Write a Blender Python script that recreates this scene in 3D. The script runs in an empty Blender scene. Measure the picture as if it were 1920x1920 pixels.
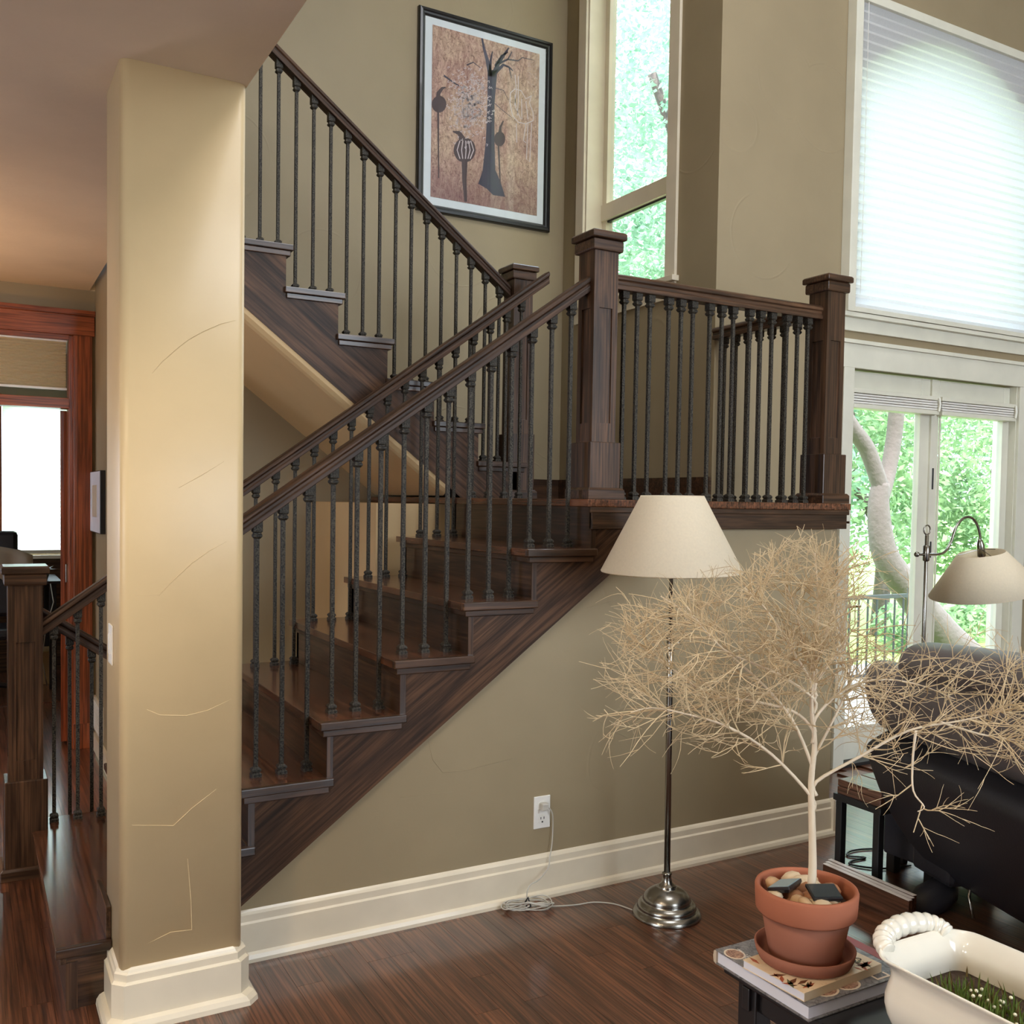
import bpy, bmesh, math, random
from mathutils import Vector, Matrix
random.seed(7)
PI = math.pi
SC = bpy.context.scene
COL = SC.collection

# ------------------------------------------------------------------ camera
def make_camera():
    f, cx, cy, yaw, pit, rol = 1817.46, 957.9, 1008.6, 0.5112, -0.0383, 0.0160
    d = Vector((math.sin(yaw)*math.cos(pit), math.cos(yaw)*math.cos(pit), math.sin(pit)))
    r = Vector((math.cos(yaw), -math.sin(yaw), 0)); u = r.cross(d)
    c, s = math.cos(rol), math.sin(rol)
    r, u = c*r + s*u, c*u - s*r
    cam = bpy.data.cameras.new('camera'); o = bpy.data.objects.new('camera', cam); COL.objects.link(o)
    m = Matrix((( r.x, u.x, -d.x, 0.0298), (r.y, u.y, -d.y, -3.1214), (r.z, u.z, -d.z, 1.5089), (0, 0, 0, 1)))
    o.matrix_world = m
    cam.sensor_width = 36; cam.sensor_height = 36; cam.lens = f/1920*36
    cam.shift_x = (960-cx)/1920; cam.shift_y = (cy-960)/1920
    cam.clip_start = 0.05; cam.clip_end = 200
    SC.camera = o
make_camera()

# ------------------------------------------------------------------ view, world, lights
SC.view_settings.view_transform = 'Standard'; SC.view_settings.look = 'None'
SC.view_settings.exposure = -0.5; SC.view_settings.gamma = 1.0; SC.view_settings.use_curve_mapping = False
SC.cycles.max_bounces = 10; SC.cycles.diffuse_bounces = 6; SC.cycles.transparent_max_bounces = 12
SC.cycles.caustics_reflective = False; SC.cycles.caustics_refractive = False
SC.cycles.sample_clamp_indirect = 6.0
SKY = 13.0; TOP_Z = 5.8
w = bpy.data.worlds.new('sky'); SC.world = w; w.use_nodes = True
bg = w.node_tree.nodes['Background']; bg.inputs[0].default_value = (0.80, 0.90, 1.0, 1); bg.inputs[1].default_value = SKY

def lamp(name, kind, loc, power, color, target=None, size=None, portal=False, spread=None, spot=None):
    l = bpy.data.lights.new(name, kind); l.energy = power; l.color = color
    o = bpy.data.objects.new(name, l); COL.objects.link(o); o.location = loc
    if target is not None:
        o.rotation_euler = (Vector(target)-Vector(loc)).to_track_quat('-Z', 'Y').to_euler()
    if kind == 'AREA':
        l.shape = 'RECTANGLE'; l.size, l.size_y = size
        if portal: l.cycles.is_portal = True
    elif kind == 'SUN': l.angle = size
    else:
        l.shadow_soft_size = size or 0.05
        if kind == 'SPOT' and spot: l.spot_size = spot; l.spot_blend = 0.6
    return o
lamp('sunlight', 'SUN', (0, 0, 20), 22.0, (1.0, 0.95, 0.85), target=(3.5, 5.0, 12.0), size=0.02)
# daylight portals in the real window openings
lamp('portal_stair_window', 'AREA', (3.66, 1.58, 3.95), 1, (1, 1, 1), target=(0, 1.58, 3.95), size=(0.9, 2.5), portal=True)
lamp('portal_garden_doors', 'AREA', (5.19, 1.02, 1.13), 1, (1, 1, 1), target=(5.19, -3, 1.13), size=(1.5, 2.0), portal=True)
lamp('portal_arched_window', 'AREA', (5.2, 1.02, 3.45), 1, (1, 1, 1), target=(5.2, -3, 3.45), size=(1.6, 1.65), portal=True)
# added fill lights at assumed windows of the unseen rear and left walls
lamp('added_rear_fill', 'AREA', (4.0, -7.30, 3.4), 32, (0.92, 0.96, 1.0), target=(4.0, 0, 2.6), size=(4.2, 2.6))
lamp('added_left_fill', 'AREA', (-4.75, -2.6, 1.6), 60, (0.80, 0.88, 1.0), target=(3, -1.2, 1.2), size=(2.2, 1.5))
lamp('added_skylight_fill', 'AREA', (2.35, -1.2, TOP_Z-.02), 145, (0.95, 0.97, 1.0), target=(2.35, -1.2, 0), size=(1.7, 1.7))  # added overhead light: brightens upper walls, leaves the lower walls dimmer
lamp('added_office_fill', 'AREA', (-2.9, 4.3, 1.6), 70, (0.82, 0.90, 1.0), target=(0, 4.4, .8), size=(1.2, 1.2))  # unseen side light added to brighten the office and its throw
lamp('added_entry_fill', 'AREA', (-1.75, 3.06, 1.5), 55, (0.66, 0.78, 1.0), target=(-1.75, 0, 1.5), size=(1.3, 1.7))  # unseen cool light added for bluish sheen on risers; wall has no opening

# ------------------------------------------------------------------ mesh helpers
def s2l(*c):
    if len(c) == 1: c = (c[0],)*3
    o = []
    for v in c:
        v = v/255.0
        o.append(v/12.92 if v <= 0.04045 else ((v+0.055)/1.055)**2.4)
    return (*o, 1.0)

class MB:
    def __init__(self): self.v = []; self.f = []
    def add(self, vs, fs):
        n = len(self.v); self.v += [tuple(p) for p in vs]; self.f += [tuple(n+i for i in q) for q in fs]; return self
    def box(self, a, b):
        x0, y0, z0 = a; x1, y1, z1 = b
        return self.add([(x0,y0,z0),(x1,y0,z0),(x1,y1,z0),(x0,y1,z0),(x0,y0,z1),(x1,y0,z1),(x1,y1,z1),(x0,y1,z1)],
                        [(0,3,2,1),(4,5,6,7),(0,1,5,4),(1,2,6,5),(2,3,7,6),(3,0,4,7)])
    def prism(self, poly, axis, a, b):
        # poly: 2D points; axis 'x': (y,z), 'y': (x,z), 'z': (x,y)
        def P(q, t):
            return (t, q[0], q[1]) if axis == 'x' else (q[0], t, q[1]) if axis == 'y' else (q[0], q[1], t)
        n = len(poly)
        return self.add([P(q, a) for q in poly]+[P(q, b) for q in poly],
                        [tuple(range(n)), tuple(range(2*n-1, n-1, -1))]+[(i, n+i, n+(i+1) % n, (i+1) % n) for i in range(n)])
    def tube(self, pts, rad, n=6, cap=True):
        pts = [Vector(p) for p in pts]; m = len(pts)
        if not hasattr(rad, '__len__'): rad = [rad]*m
        vs = []; prev = None
        for i, p in enumerate(pts):
            t = (pts[min(i+1, m-1)]-pts[max(i-1, 0)])
            if t.length < 1e-9: t = Vector((0, 0, 1))
            t.normalize()
            if prev is None:
                a = t.cross(Vector((0, 0, 1)) if abs(t.z) < .9 else Vector((1, 0, 0)))
            else:
                a = prev-t*prev.dot(t)
                if a.length < 1e-6: a = t.cross(Vector((0, 0, 1)) if abs(t.z) < .9 else Vector((1, 0, 0)))
            a.normalize(); b = t.cross(a); prev = a
            for k in range(n):
                an = 2*PI*k/n; vs.append(p+(a*math.cos(an)+b*math.sin(an))*rad[i])
        fs = [(i*n+k, i*n+(k+1) % n, (i+1)*n+(k+1) % n, (i+1)*n+k) for i in range(m-1) for k in range(n)]
        if cap: fs += [tuple(range(n-1, -1, -1)), tuple((m-1)*n+k for k in range(n))]
        return self.add(vs, fs)
    def lathe(self, prof, c=(0, 0, 0), n=32, close=False):
        vs = []; m = len(prof)
        for r, z in prof:
            for k in range(n):
                an = 2*PI*k/n; vs.append((c[0]+r*math.cos(an), c[1]+r*math.sin(an), c[2]+z))
        fs = [(i*n+k, i*n+(k+1) % n, (i+1)*n+(k+1) % n, (i+1)*n+k) for i in range(m-1) for k in range(n)]
        if close: fs += [((m-1)*n+k, (m-1)*n+(k+1) % n, (k+1) % n, k) for k in range(n)]
        else: fs += [tuple(range(n-1, -1, -1)), tuple((m-1)*n+k for k in range(n))]
        return self.add(vs, fs)
    def loft(self, rings, cap=True):
        n = len(rings[0]); vs = [p for r in rings for p in r]; m = len(rings)
        fs = [(i*n+k, i*n+(k+1) % n, (i+1)*n+(k+1) % n, (i+1)*n+k) for i in range(m-1) for k in range(n)]
        if cap: fs += [tuple(range(n-1, -1, -1)), tuple((m-1)*n+k for k in range(n))]
        return self.add(vs, fs)
    def ball(self, c, r, nu=10, nv=7):
        rx, ry, rz = r if hasattr(r, '__len__') else (r, r, r)
        rings = [[(c[0]+rx*math.sin(PI*j/nv)*math.cos(2*PI*k/nu), c[1]+ry*math.sin(PI*j/nv)*math.sin(2*PI*k/nu), c[2]-rz*math.cos(PI*j/nv)) for k in range(nu)] for j in range(1, nv)]
        return self.loft(rings)
    def mesh(self, name, off=(0, 0, 0), smooth=False):
        me = bpy.data.meshes.new(name)
        me.from_pydata([(p[0]-off[0], p[1]-off[1], p[2]-off[2]) for p in self.v], [], self.f)
        bm = bmesh.new(); bm.from_mesh(me); bmesh.ops.recalc_face_normals(bm, faces=bm.faces); bm.to_mesh(me); bm.free()
        if smooth:
            for p in me.polygons: p.use_smooth = True
        return me

def obj(name, mb, mat, parent=None, smooth=False, bevel=0, off=None, sub=0, seg=2):
    """link one mesh object; mb vertices are world coordinates, parent an Empty/mesh with a location only"""
    org = Vector((0, 0, 0))
    if parent is not None:
        org = wloc(parent)
    if isinstance(mb, MB): me = mb.mesh(name, off=org if off is None else off, smooth=smooth)
    else: me = mb
    if mat is not None and not me.materials: me.materials.append(mat)
    o = bpy.data.objects.new(name, me); COL.objects.link(o)
    if parent is not None: o.parent = parent
    if bevel:
        b = o.modifiers.new('bevel', 'BEVEL'); b.width = bevel; b.segments = seg; b.limit_method = 'ANGLE'; b.angle_limit = math.radians(40)
    if sub:
        s = o.modifiers.new('subsurf', 'SUBSURF'); s.levels = sub; s.render_levels = sub
    return o
def wloc(o):
    l = Vector(o.location)
    while o.parent is not None:
        o = o.parent; l = l+Vector(o.location)
    return l
def tag(o, label, cat, group=None):
    o['label'] = label; o['category'] = cat
    if group: o['group'] = group
    return o
def thing(name, label, cat, loc=(0, 0, 0), group=None):
    o = bpy.data.objects.new(name, None); COL.objects.link(o); o.location = loc; o.empty_display_size = 0.05
    return tag(o, label, cat, group)
def struct(name, mb, mat, label=None, **k):
    o = obj(name, mb, mat, **k); o['kind'] = 'structure'
    if label: o['label'] = label
    return o

# ------------------------------------------------------------------ materials
MATS = {}
def nmat(name):
    m = bpy.data.materials.new(name); m.use_nodes = True; MATS[name] = m
    nt = m.node_tree; b = nt.nodes['Principled BSDF']
    return m, nt, b
def N(nt, typ, **k):
    n = nt.nodes.new(typ)
    for a, v in k.items():
        if a in n.inputs.keys() if hasattr(n.inputs, 'keys') else False: n.inputs[a].default_value = v
        else: setattr(n, a, v)
    return n
def ramp(nt, fac, stops):
    r = nt.nodes.new('ShaderNodeValToRGB'); e = r.color_ramp.elements
    while len(e) < len(stops): e.new(0.5)
    for i, (p, c) in enumerate(stops): e[i].position = p; e[i].color = c
    nt.links.new(fac, r.inputs[0]); return r.outputs[0]
def coords(nt, scale=(1, 1, 1), rot=(0, 0, 0), rnd=0.0):
    tc = nt.nodes.new('ShaderNodeTexCoord'); v = tc.outputs['Object']
    if rnd:
        oi = nt.nodes.new('ShaderNodeObjectInfo'); mu = nt.nodes.new('ShaderNodeMath'); mu.operation = 'MULTIPLY'; mu.inputs[1].default_value = rnd
        nt.links.new(oi.outputs['Random'], mu.inputs[0])
        ad = nt.nodes.new('ShaderNodeVectorMath'); ad.operation = 'ADD'; nt.links.new(v, ad.inputs[0]); nt.links.new(mu.outputs[0], ad.inputs[1]); v = ad.outputs[0]
    if any(rot):
        mr = nt.nodes.new('ShaderNodeMapping'); mr.inputs['Rotation'].default_value = rot; nt.links.new(v, mr.inputs['Vector']); v = mr.outputs[0]
    mp = nt.nodes.new('ShaderNodeMapping'); mp.inputs['Scale'].default_value = scale
    nt.links.new(v, mp.inputs['Vector']); return mp.outputs[0]
def noise(nt, vec, scale, detail=4, rough=.5, dist=0):
    n = nt.nodes.new('ShaderNodeTexNoise'); n.inputs['Scale'].default_value = scale; n.inputs['Detail'].default_value = detail
    n.inputs['Roughness'].default_value = rough; n.inputs['Distortion'].default_value = dist
    nt.links.new(vec, n.inputs['Vector']); return n.outputs['Fac']
def mixc(nt, fac, a, b, mode='MIX'):
    m = nt.nodes.new('ShaderNodeMix'); m.data_type = 'RGBA'; m.blend_type = mode
    for v, i in ((fac, 0), (a, 6), (b, 7)):
        if hasattr(v, 'is_linked') or hasattr(v, 'links'): nt.links.new(v, m.inputs[i])
        else: m.inputs[i].default_value = v
    return m.outputs[2]
def bump(nt, b, h, strength, dist=0.002):
    n = nt.nodes.new('ShaderNodeBump'); n.inputs['Strength'].default_value = strength; n.inputs['Distance'].default_value = dist
    nt.links.new(h, n.inputs['Height']); nt.links.new(n.outputs[0], b.inputs['Normal'])
def plain(name, col, rough=.5, metal=0, spec=.5, coat=0, bumps=None):
    m, nt, b = nmat(name)
    b.inputs['Base Color'].default_value = col; b.inputs['Roughness'].default_value = rough; b.inputs['Metallic'].default_value = metal
    b.inputs['Specular IOR Level'].default_value = spec; b.inputs['Coat Weight'].default_value = coat
    v = coords(nt); n1 = noise(nt, v, 6, 3)
    dk = tuple(c*.9 for c in col[:3])+(1,)
    nt.links.new(ramp(nt, n1, [(.3, dk), (.7, col)]), b.inputs['Base Color'])
    if bumps: bump(nt, b, noise(nt, v, bumps[0], 4), bumps[1], bumps[2] if len(bumps) > 2 else .002)
    return m
def wood(name, dark, light, axis='x', rough=.3, rot=(0, 0, 0), coat=.25, vary=.25, fine=1.0, pore=.5, spec=.4):
    m, nt, b = nmat(name)
    A = {'x': (1.0, 11, 11), 'y': (11, 1.0, 11), 'z': (11, 11, 1.0)}[axis]
    Bq = {'x': (2.5, 85, 85), 'y': (85, 2.5, 85), 'z': (85, 85, 2.5)}[axis]
    v1 = coords(nt, A, rot, rnd=31.7); v2 = coords(nt, Bq, rot, rnd=31.7)
    n1 = noise(nt, v1, 1.6*fine, 6, .62, 1.2)
    n2 = noise(nt, v2, 1.0, 3, .6, .2)
    wv = nt.nodes.new('ShaderNodeTexWave'); wv.wave_type = 'BANDS'; wv.bands_direction = {'x': 'Y', 'y': 'X', 'z': 'X'}[axis]
    wv.inputs['Scale'].default_value = 2.0*fine; wv.inputs['Distortion'].default_value = 9; wv.inputs['Detail'].default_value = 3; wv.inputs['Detail Scale'].default_value = .55; wv.inputs['Detail Roughness'].default_value = .6
    nt.links.new(v1, wv.inputs['Vector'])
    base = ramp(nt, n1, [(.28, dark), (.72, light)])
    dk = tuple(c*.42 for c in dark[:3])+(1,)
    gr = ramp(nt, wv.outputs['Fac'], [(.0, (pore, pore, pore, 1)), (.35, (1, 1, 1, 1))])
    base = mixc(nt, .8, base, gr, 'MULTIPLY')
    po = ramp(nt, n2, [(.38, (.34, .34, .34, 1)), (.58, (1.15, 1.15, 1.15, 1))])
    base = mixc(nt, .8, base, po, 'MULTIPLY')
    if vary:
        oi = nt.nodes.new('ShaderNodeObjectInfo')
        vr = ramp(nt, oi.outputs['Random'], [(0, (1-vary,)*3+(1,)), (1, (1+vary,)*3+(1,))])
        base = mixc(nt, 1.0, base, vr, 'MULTIPLY')
    nt.links.new(base, b.inputs['Base Color'])
    b.inputs['Roughness'].default_value = rough; b.inputs['Coat Weight'].default_value = coat; b.inputs['Coat Roughness'].default_value = .14; b.inputs['Specular IOR Level'].default_value = spec
    bump(nt, b, n2, .18, .001)
    return m
def paint(name, col, arcs=True, rough=.55, spec=.35, amt=.35):
    """hand-trowelled wall paint: soft mottling and faint raised trowel arcs"""
    m, nt, b = nmat(name)
    v = coords(nt)
    n1 = noise(nt, v, 2.2, 5, .55)
    lo = tuple(c*.93 for c in col[:3])+(1,); hi = tuple(min(1, c*1.05) for c in col[:3])+(1,)
    nt.links.new(ramp(nt, n1, [(.3, lo), (.7, hi)]), b.inputs['Base Color'])
    b.inputs['Roughness'].default_value = rough; b.inputs['Specular IOR Level'].default_value = spec
    h = noise(nt, v, 9, 5, .6)
    if arcs:
        vo = nt.nodes.new('ShaderNodeTexVoronoi'); vo.inputs['Scale'].default_value = 1.7
        nt.links.new(v, vo.inputs['Vector'])
        ring = ramp(nt, vo.outputs['Distance'], [(.395, (0,)*3+(1,)), (.405, (1,)*3+(1,)), (.407, (1,)*3+(1,)), (.42, (0,)*3+(1,))])
        msk = ramp(nt, noise(nt, v, 1.9, 2), [(.5, (0,)*3+(1,)), (.6, (1,)*3+(1,))])
        rg = mixc(nt, 1.0, ring, msk, 'MULTIPLY')
        ma = nt.nodes.new('ShaderNodeMath'); ma.operation = 'ADD'; nt.links.new(h, ma.inputs[0]); nt.links.new(rg, ma.inputs[1]); h = ma.outputs[0]
    bump(nt, b, h, amt, .004)
    return m
def glassmat(name, tint=(.95, .98, 1, 1)):
    m = bpy.data.materials.new(name); m.use_nodes = True; nt = m.node_tree; nt.nodes.clear()
    o = nt.nodes.new('ShaderNodeOutputMaterial'); mx = nt.nodes.new('ShaderNodeMixShader')
    t = nt.nodes.new('ShaderNodeBsdfTransparent'); t.inputs[0].default_value = tint
    g = nt.nodes.new('ShaderNodeBsdfGlossy'); g.inputs['Roughness'].default_value = .02
    lw = nt.nodes.new('ShaderNodeLayerWeight'); lw.inputs[0].default_value = .5
    pw = nt.nodes.new('ShaderNodeMath'); pw.operation = 'POWER'; pw.inputs[1].default_value = 4.5; nt.links.new(lw.outputs['Facing'], pw.inputs[0])
    ma = nt.nodes.new('ShaderNodeMath'); ma.operation = 'MULTIPLY_ADD'; ma.inputs[1].default_value = .5; ma.inputs[2].default_value = .03; nt.links.new(pw.outputs[0], ma.inputs[0])
    nt.links.new(ma.outputs[0], mx.inputs[0]); nt.links.new(t.outputs[0], mx.inputs[1]); nt.links.new(g.outputs[0], mx.inputs[2]); nt.links.new(mx.outputs[0], o.inputs[0])
    return m
def fabric_shade(name, col, trans=.6, rough=.9):
    m = bpy.data.materials.new(name); m.use_nodes = True; nt = m.node_tree; nt.nodes.clear()
    o = nt.nodes.new('ShaderNodeOutputMaterial'); mx = nt.nodes.new('ShaderNodeMixShader'); mx.inputs[0].default_value = trans
    d = nt.nodes.new('ShaderNodeBsdfDiffuse'); t = nt.nodes.new('ShaderNodeBsdfTranslucent')
    v = coords(nt, (40, 40, 40)); c = ramp(nt, noise(nt, v, 3, 3), [(.3, tuple(x*.95 for x in col[:3])+(1,)), (.7, col)])
    nt.links.new(c, d.inputs[0]); nt.links.new(c, t.inputs[0])
    nt.links.new(d.outputs[0], mx.inputs[1]); nt.links.new(t.outputs[0], mx.inputs[2]); nt.links.new(mx.outputs[0], o.inputs[0])
    return m

M = {}
M['paint'] = paint('olive_tan_paint', s2l(150, 135, 107))
M['paint_cream'] = paint('cream_paint', s2l(204, 180, 138), arcs=False, rough=.38, spec=.45, amt=.2)
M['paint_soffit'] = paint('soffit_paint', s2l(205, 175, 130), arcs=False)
M['ceiling'] = paint('ceiling_paint', s2l(212, 198, 178), arcs=False, rough=.8, amt=.6)
M['trim'] = plain('white_trim', s2l(226, 215, 192), .35, coat=.2)
M['trim_cool'] = plain('white_door_paint', s2l(222, 220, 204), .35, coat=.1)
OD, OL = s2l(46, 31, 22), s2l(96, 68, 48)
M['oak_x'] = wood('dark_oak_along_x', OD, OL, 'x')
M['oak_y'] = wood('dark_oak_along_y', OD, OL, 'y')
M['oak_z'] = wood('dark_oak_along_z', OD, OL, 'z')
M['oak_up'] = wood('dark_oak_rising', OD, OL, 'x', rot=(0, math.radians(36), 0), vary=.1, coat=.02, rough=.48, spec=.22)
M['oak_dn'] = wood('dark_oak_falling', OD, OL, 'x', rot=(0, math.radians(-37), 0), vary=.1, coat=.02, rough=.48, spec=.22)
M['tread'] = wood('stained_tread', s2l(70, 41, 28), s2l(120, 75, 50), 'y', rough=.22, coat=.8)
M['floor'] = wood('stained_floor_plank', s2l(74, 43, 30), s2l(122, 76, 51), 'y', rough=.32, coat=.75, vary=.16)
M['cherry'] = wood('cherry_wood', s2l(128, 62, 34), s2l(168, 92, 54), 'z', rough=.35, vary=.05, pore=.85)
M['cherry_x'] = wood('cherry_wood_x', s2l(128, 62, 34), s2l(168, 92, 54), 'x', rough=.35, vary=.05, pore=.85)
def iron():
    m, nt, b = nmat('hammered_black_iron')
    v = coords(nt); n = noise(nt, v, 190, 2, .5)
    nt.links.new(ramp(nt, n, [(.35, s2l(10, 9, 8)), (.62, s2l(72, 66, 56))]), b.inputs['Base Color'])
    b.inputs['Metallic'].default_value = .15; b.inputs['Roughness'].default_value = .55; b.inputs['Specular IOR Level'].default_value = .3
    bump(nt, b, n, .7, .003); return m
M['iron'] = iron()
M['nickel'] = plain('brushed_nickel', s2l(150, 146, 138), .24, metal=1)
M['shade'] = fabric_shade('lamp_shade_fabric', s2l(246, 234, 210), .35)
M['cell'] = fabric_shade('cellular_blind_fabric', s2l(222, 224, 224), .29)
M['cell_office'] = fabric_shade('office_blind_fabric', s2l(244, 246, 250), .8)
M['cell_beige'] = fabric_shade('beige_cellular_blind_fabric', s2l(226, 208, 172), .5)
M['plastic'] = plain('white_plastic', s2l(232, 230, 224), .35)
M['glass'] = glassmat('window_glass')
M['black_wood'] = plain('black_painted_wood', s2l(26, 25, 27), .35, coat=.2)
M['dark'] = plain('black_metal', s2l(34, 35, 38), .4)
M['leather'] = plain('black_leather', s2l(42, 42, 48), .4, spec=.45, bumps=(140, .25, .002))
M['leather_sheen'] = plain('grey_sheen_leather', s2l(106, 100, 100), .42, spec=.5, bumps=(120, .25, .002))  # grey sheen of the black leather lightened into the pad colour
M['grey_fabric'] = plain('charcoal_fabric', s2l(62, 60, 64), .95, spec=.1, bumps=(200, .4, .002))
M['terra'] = plain('terracotta', s2l(150, 98, 80), .85, spec=.15, bumps=(60, .15, .002))
M['terra_rim'] = plain('terracotta_rim', s2l(168, 104, 79), .8, spec=.15, bumps=(60, .15, .002))
M['ceramic'] = plain('cream_glazed_ceramic', s2l(236, 230, 216), .12, coat=.6)
M['bark_pale'] = plain('dry_pale_twig', s2l(208, 187, 152), .8, spec=.1)
M['bark_trunk'] = plain('pale_dry_bark', s2l(224, 208, 184), .8, spec=.1)
M['wire'] = plain('grey_cord', s2l(190, 186, 176), .45)
M['black_cord'] = plain('black_cord', s2l(24, 26, 30), .5)
M['paper'] = plain('page_edges', s2l(214, 214, 224), .8)
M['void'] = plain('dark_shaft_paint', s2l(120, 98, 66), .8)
M['brass'] = plain('aged_brass', s2l(150, 130, 96), .35, metal=1)
# ================================================================== SETTING
CEIL = 2.70; YB = 2.27; YE = 0.78; XW = 3.41; TOP = 5.8
# --- floor: slab + hardwood planks as parts
fl = MB()
fl.box((-5, -7.6, -.12), (7.9, .0, -.012)); fl.box((-5, .0, -.12), (.66, 3.1, -.012)); fl.box((3.48, .0, -.12), (7.9, .96, -.012))
fl.box((-3, 3.1, -.12), (1.6, 6.1, -.012)); fl.box((.66, .0, -.12), (3.48, 1.28, -.012))
floor = struct('floor', fl, M['floor'], 'dark reddish brown hardwood floor')
PW = .083
plank_me = {}
for L in (.6, .8, 1.0, 1.3, 1.6):
    m_ = MB().box((0.0004, 0.0004, -.012), (PW-.0004, L-.0004, 0)).mesh('plank'); m_.materials.append(M['floor']); plank_me[L] = m_
def planks(x0, x1, y0, y1):
    x = x0
    while x < x1-1e-6:
        y = y0-random.choice((0, .2, .35, .5, .65))
        while y < y1-.02:
            L = random.choice([l for l in plank_me if y+l <= y1+.15] or [.6])
            o = bpy.data.objects.new('plank', plank_me[L]); COL.objects.link(o); o.location = (x, y, 0); o.parent = floor
            y += L
        x += PW
planks(.66, 3.48-.0, -1.6, .0)
planks(3.482, 4.75, -1.4, .62)
planks(-.087, .66, -.45, 3.9)
fo = MB(); fo.box((-5, -7.6, -.012), (7.9, -2.3, 0)); fo.box((4.82, -2.3, -.012), (7.9, .78, 0)); fo.box((-5, -2.3, -.012), (-.09, 6.1, 0)); fo.box((-.09, 4.6, -.012), (1.6, 6.1, 0)); fo.box((.745, 3.2, -.012), (1.6, 4.6, 0))
obj('floor_field', fo, M['floor'], floor)

# --- ceilings
struct('ceiling', MB().box((-5, -7.6, CEIL), (.745, 1.25, CEIL+.3)).box((-5, 1.25, CEIL), (.66, 3.1, CEIL+.3)), M['ceiling'], 'textured tan ceiling over the hall')
struct('ceiling_great', MB().box((.7, -7.6, TOP), (8, .96, TOP+.15)).box((-1, .9, TOP), (3.6, 2.45, TOP+.15)), M['ceiling'])
struct('ceiling_office', MB().box((-3, 3.1, CEIL), (1.6, 6.2, CEIL+.1)), M['ceiling'])

# --- walls
ADDED_SKYL = MB().box((1.42, -2.13, TOP-.03), (3.28, -2.05, TOP)).box((1.42, -.35, TOP-.03), (3.28, -.27, TOP)).box((1.42, -2.05, TOP-.03), (1.5, -.35, TOP)).box((3.2, -2.05, TOP-.03), (3.28, -.35, TOP))
struct('added_skylight_frame', ADDED_SKYL, M['trim'], 'added unseen skylight frame around the ceiling fill light')  # frame for the added skylight light; the ceiling behind is solid
struct('wall_upper', MB().box((.60, -7.6, CEIL+.3), (.745, 1.2, TOP)), M['paint'])
struct('wall_back', MB().box((.69, YB, -2.6), (3.62, YB+.2, TOP)), M['paint'], 'olive tan stairwell wall behind the upper flight')
struct('wall_stairwell_left', MB().box((-.9, 1.2, CEIL+.3), (-.8, 2.4, TOP)).box((-.9, YB, CEIL+.3), (.69, YB+.2, TOP)).box((-.9, 1.1, CEIL+.3), (.6, 1.2, TOP)), M['paint'])
# stairwell window wall (x = XW), opening y 1.15..2.02, z 2.74..5.2
def frame_wall(axis, plane0, plane1, a0, a1, z0, z1, o0, o1, oz0, oz1, mb):
    def B(p, q, r, s):
        if q-p < 1e-4 or s-r < 1e-4: return
        if axis == 'x': mb.box((plane0, p, r), (plane1, q, s))
        else: mb.box((p, plane0, r), (q, plane1, s))
    B(a0, o0, z0, z1); B(o1, a1, z0, z1); B(o0, o1, z0, oz0); B(o0, o1, oz1, z1)
WY0, WY1, WZ0, WZ1 = 1.19, 2.02, 2.75, 5.2
mb = MB(); frame_wall('x', XW, XW+.21, YE, YB+.2, 1.2, TOP, WY0, WY1, WZ0, WZ1, mb)
struct('wall_window', mb, M['paint'], 'tan wall around the tall stairwell window')
# exterior wall (y = YE) with arched window and double door openings
DX0, DX1, DZ1 = 4.40, 5.98, 2.30
AX0, AX1, AZ0, ASP, AAP = 4.41, 5.99, 2.66, 3.95, 4.24
mb = MB()
mb.box((3.48, YE, -.1), (3.62, YE+.18, 1.2)); mb.box((3.62, YE, -.1), (DX0, YE+.18, 2.5)); mb.box((3.62, YE, 2.5), (AX0, YE+.18, TOP))
mb.box((DX1, YE, -.1), (7.9, YE+.18, TOP)); mb.box((AX1, YE, 2.5), (DX1+.02, YE+.18, TOP))
mb.box((DX0, YE, DZ1), (DX1, YE+.18, AZ0)); mb.box((AX0, YE, 4.4), (AX1, YE+.18, TOP))
ARC = []
for k in range(0, 17):
    t = -1+2*k/16; ARC.append((AX0+(AX1-AX0)*(t+1)/2, ASP+(AAP-ASP)*(1-t*t)))
for k in range(16):
    p, q = ARC[k], ARC[k+1]
    mb.prism([(p[0], p[1]), (q[0], q[1]), (q[0], 4.4), (p[0], 4.4)], 'y', YE, YE+.18)
struct('wall_exterior', mb, M['paint'], 'tan wall holding the garden doors and arched window')
# stair front wall under the stringer
SB = lambda x: .182+(x-.789)*.7305            # lower edge of the front stringer
mb = MB().prism([(.62, 0), (3.48, 0), (3.48, 1.44), (2.42, 1.44), (.62, SB(.62)+.07)], 'y', 0, .10)
mb.box((3.38, .10, 0), (3.48, YE, 1.44))
wall_stair = struct('wall_stair', mb, M['paint'], 'tan panelled wall below the staircase')
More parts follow.
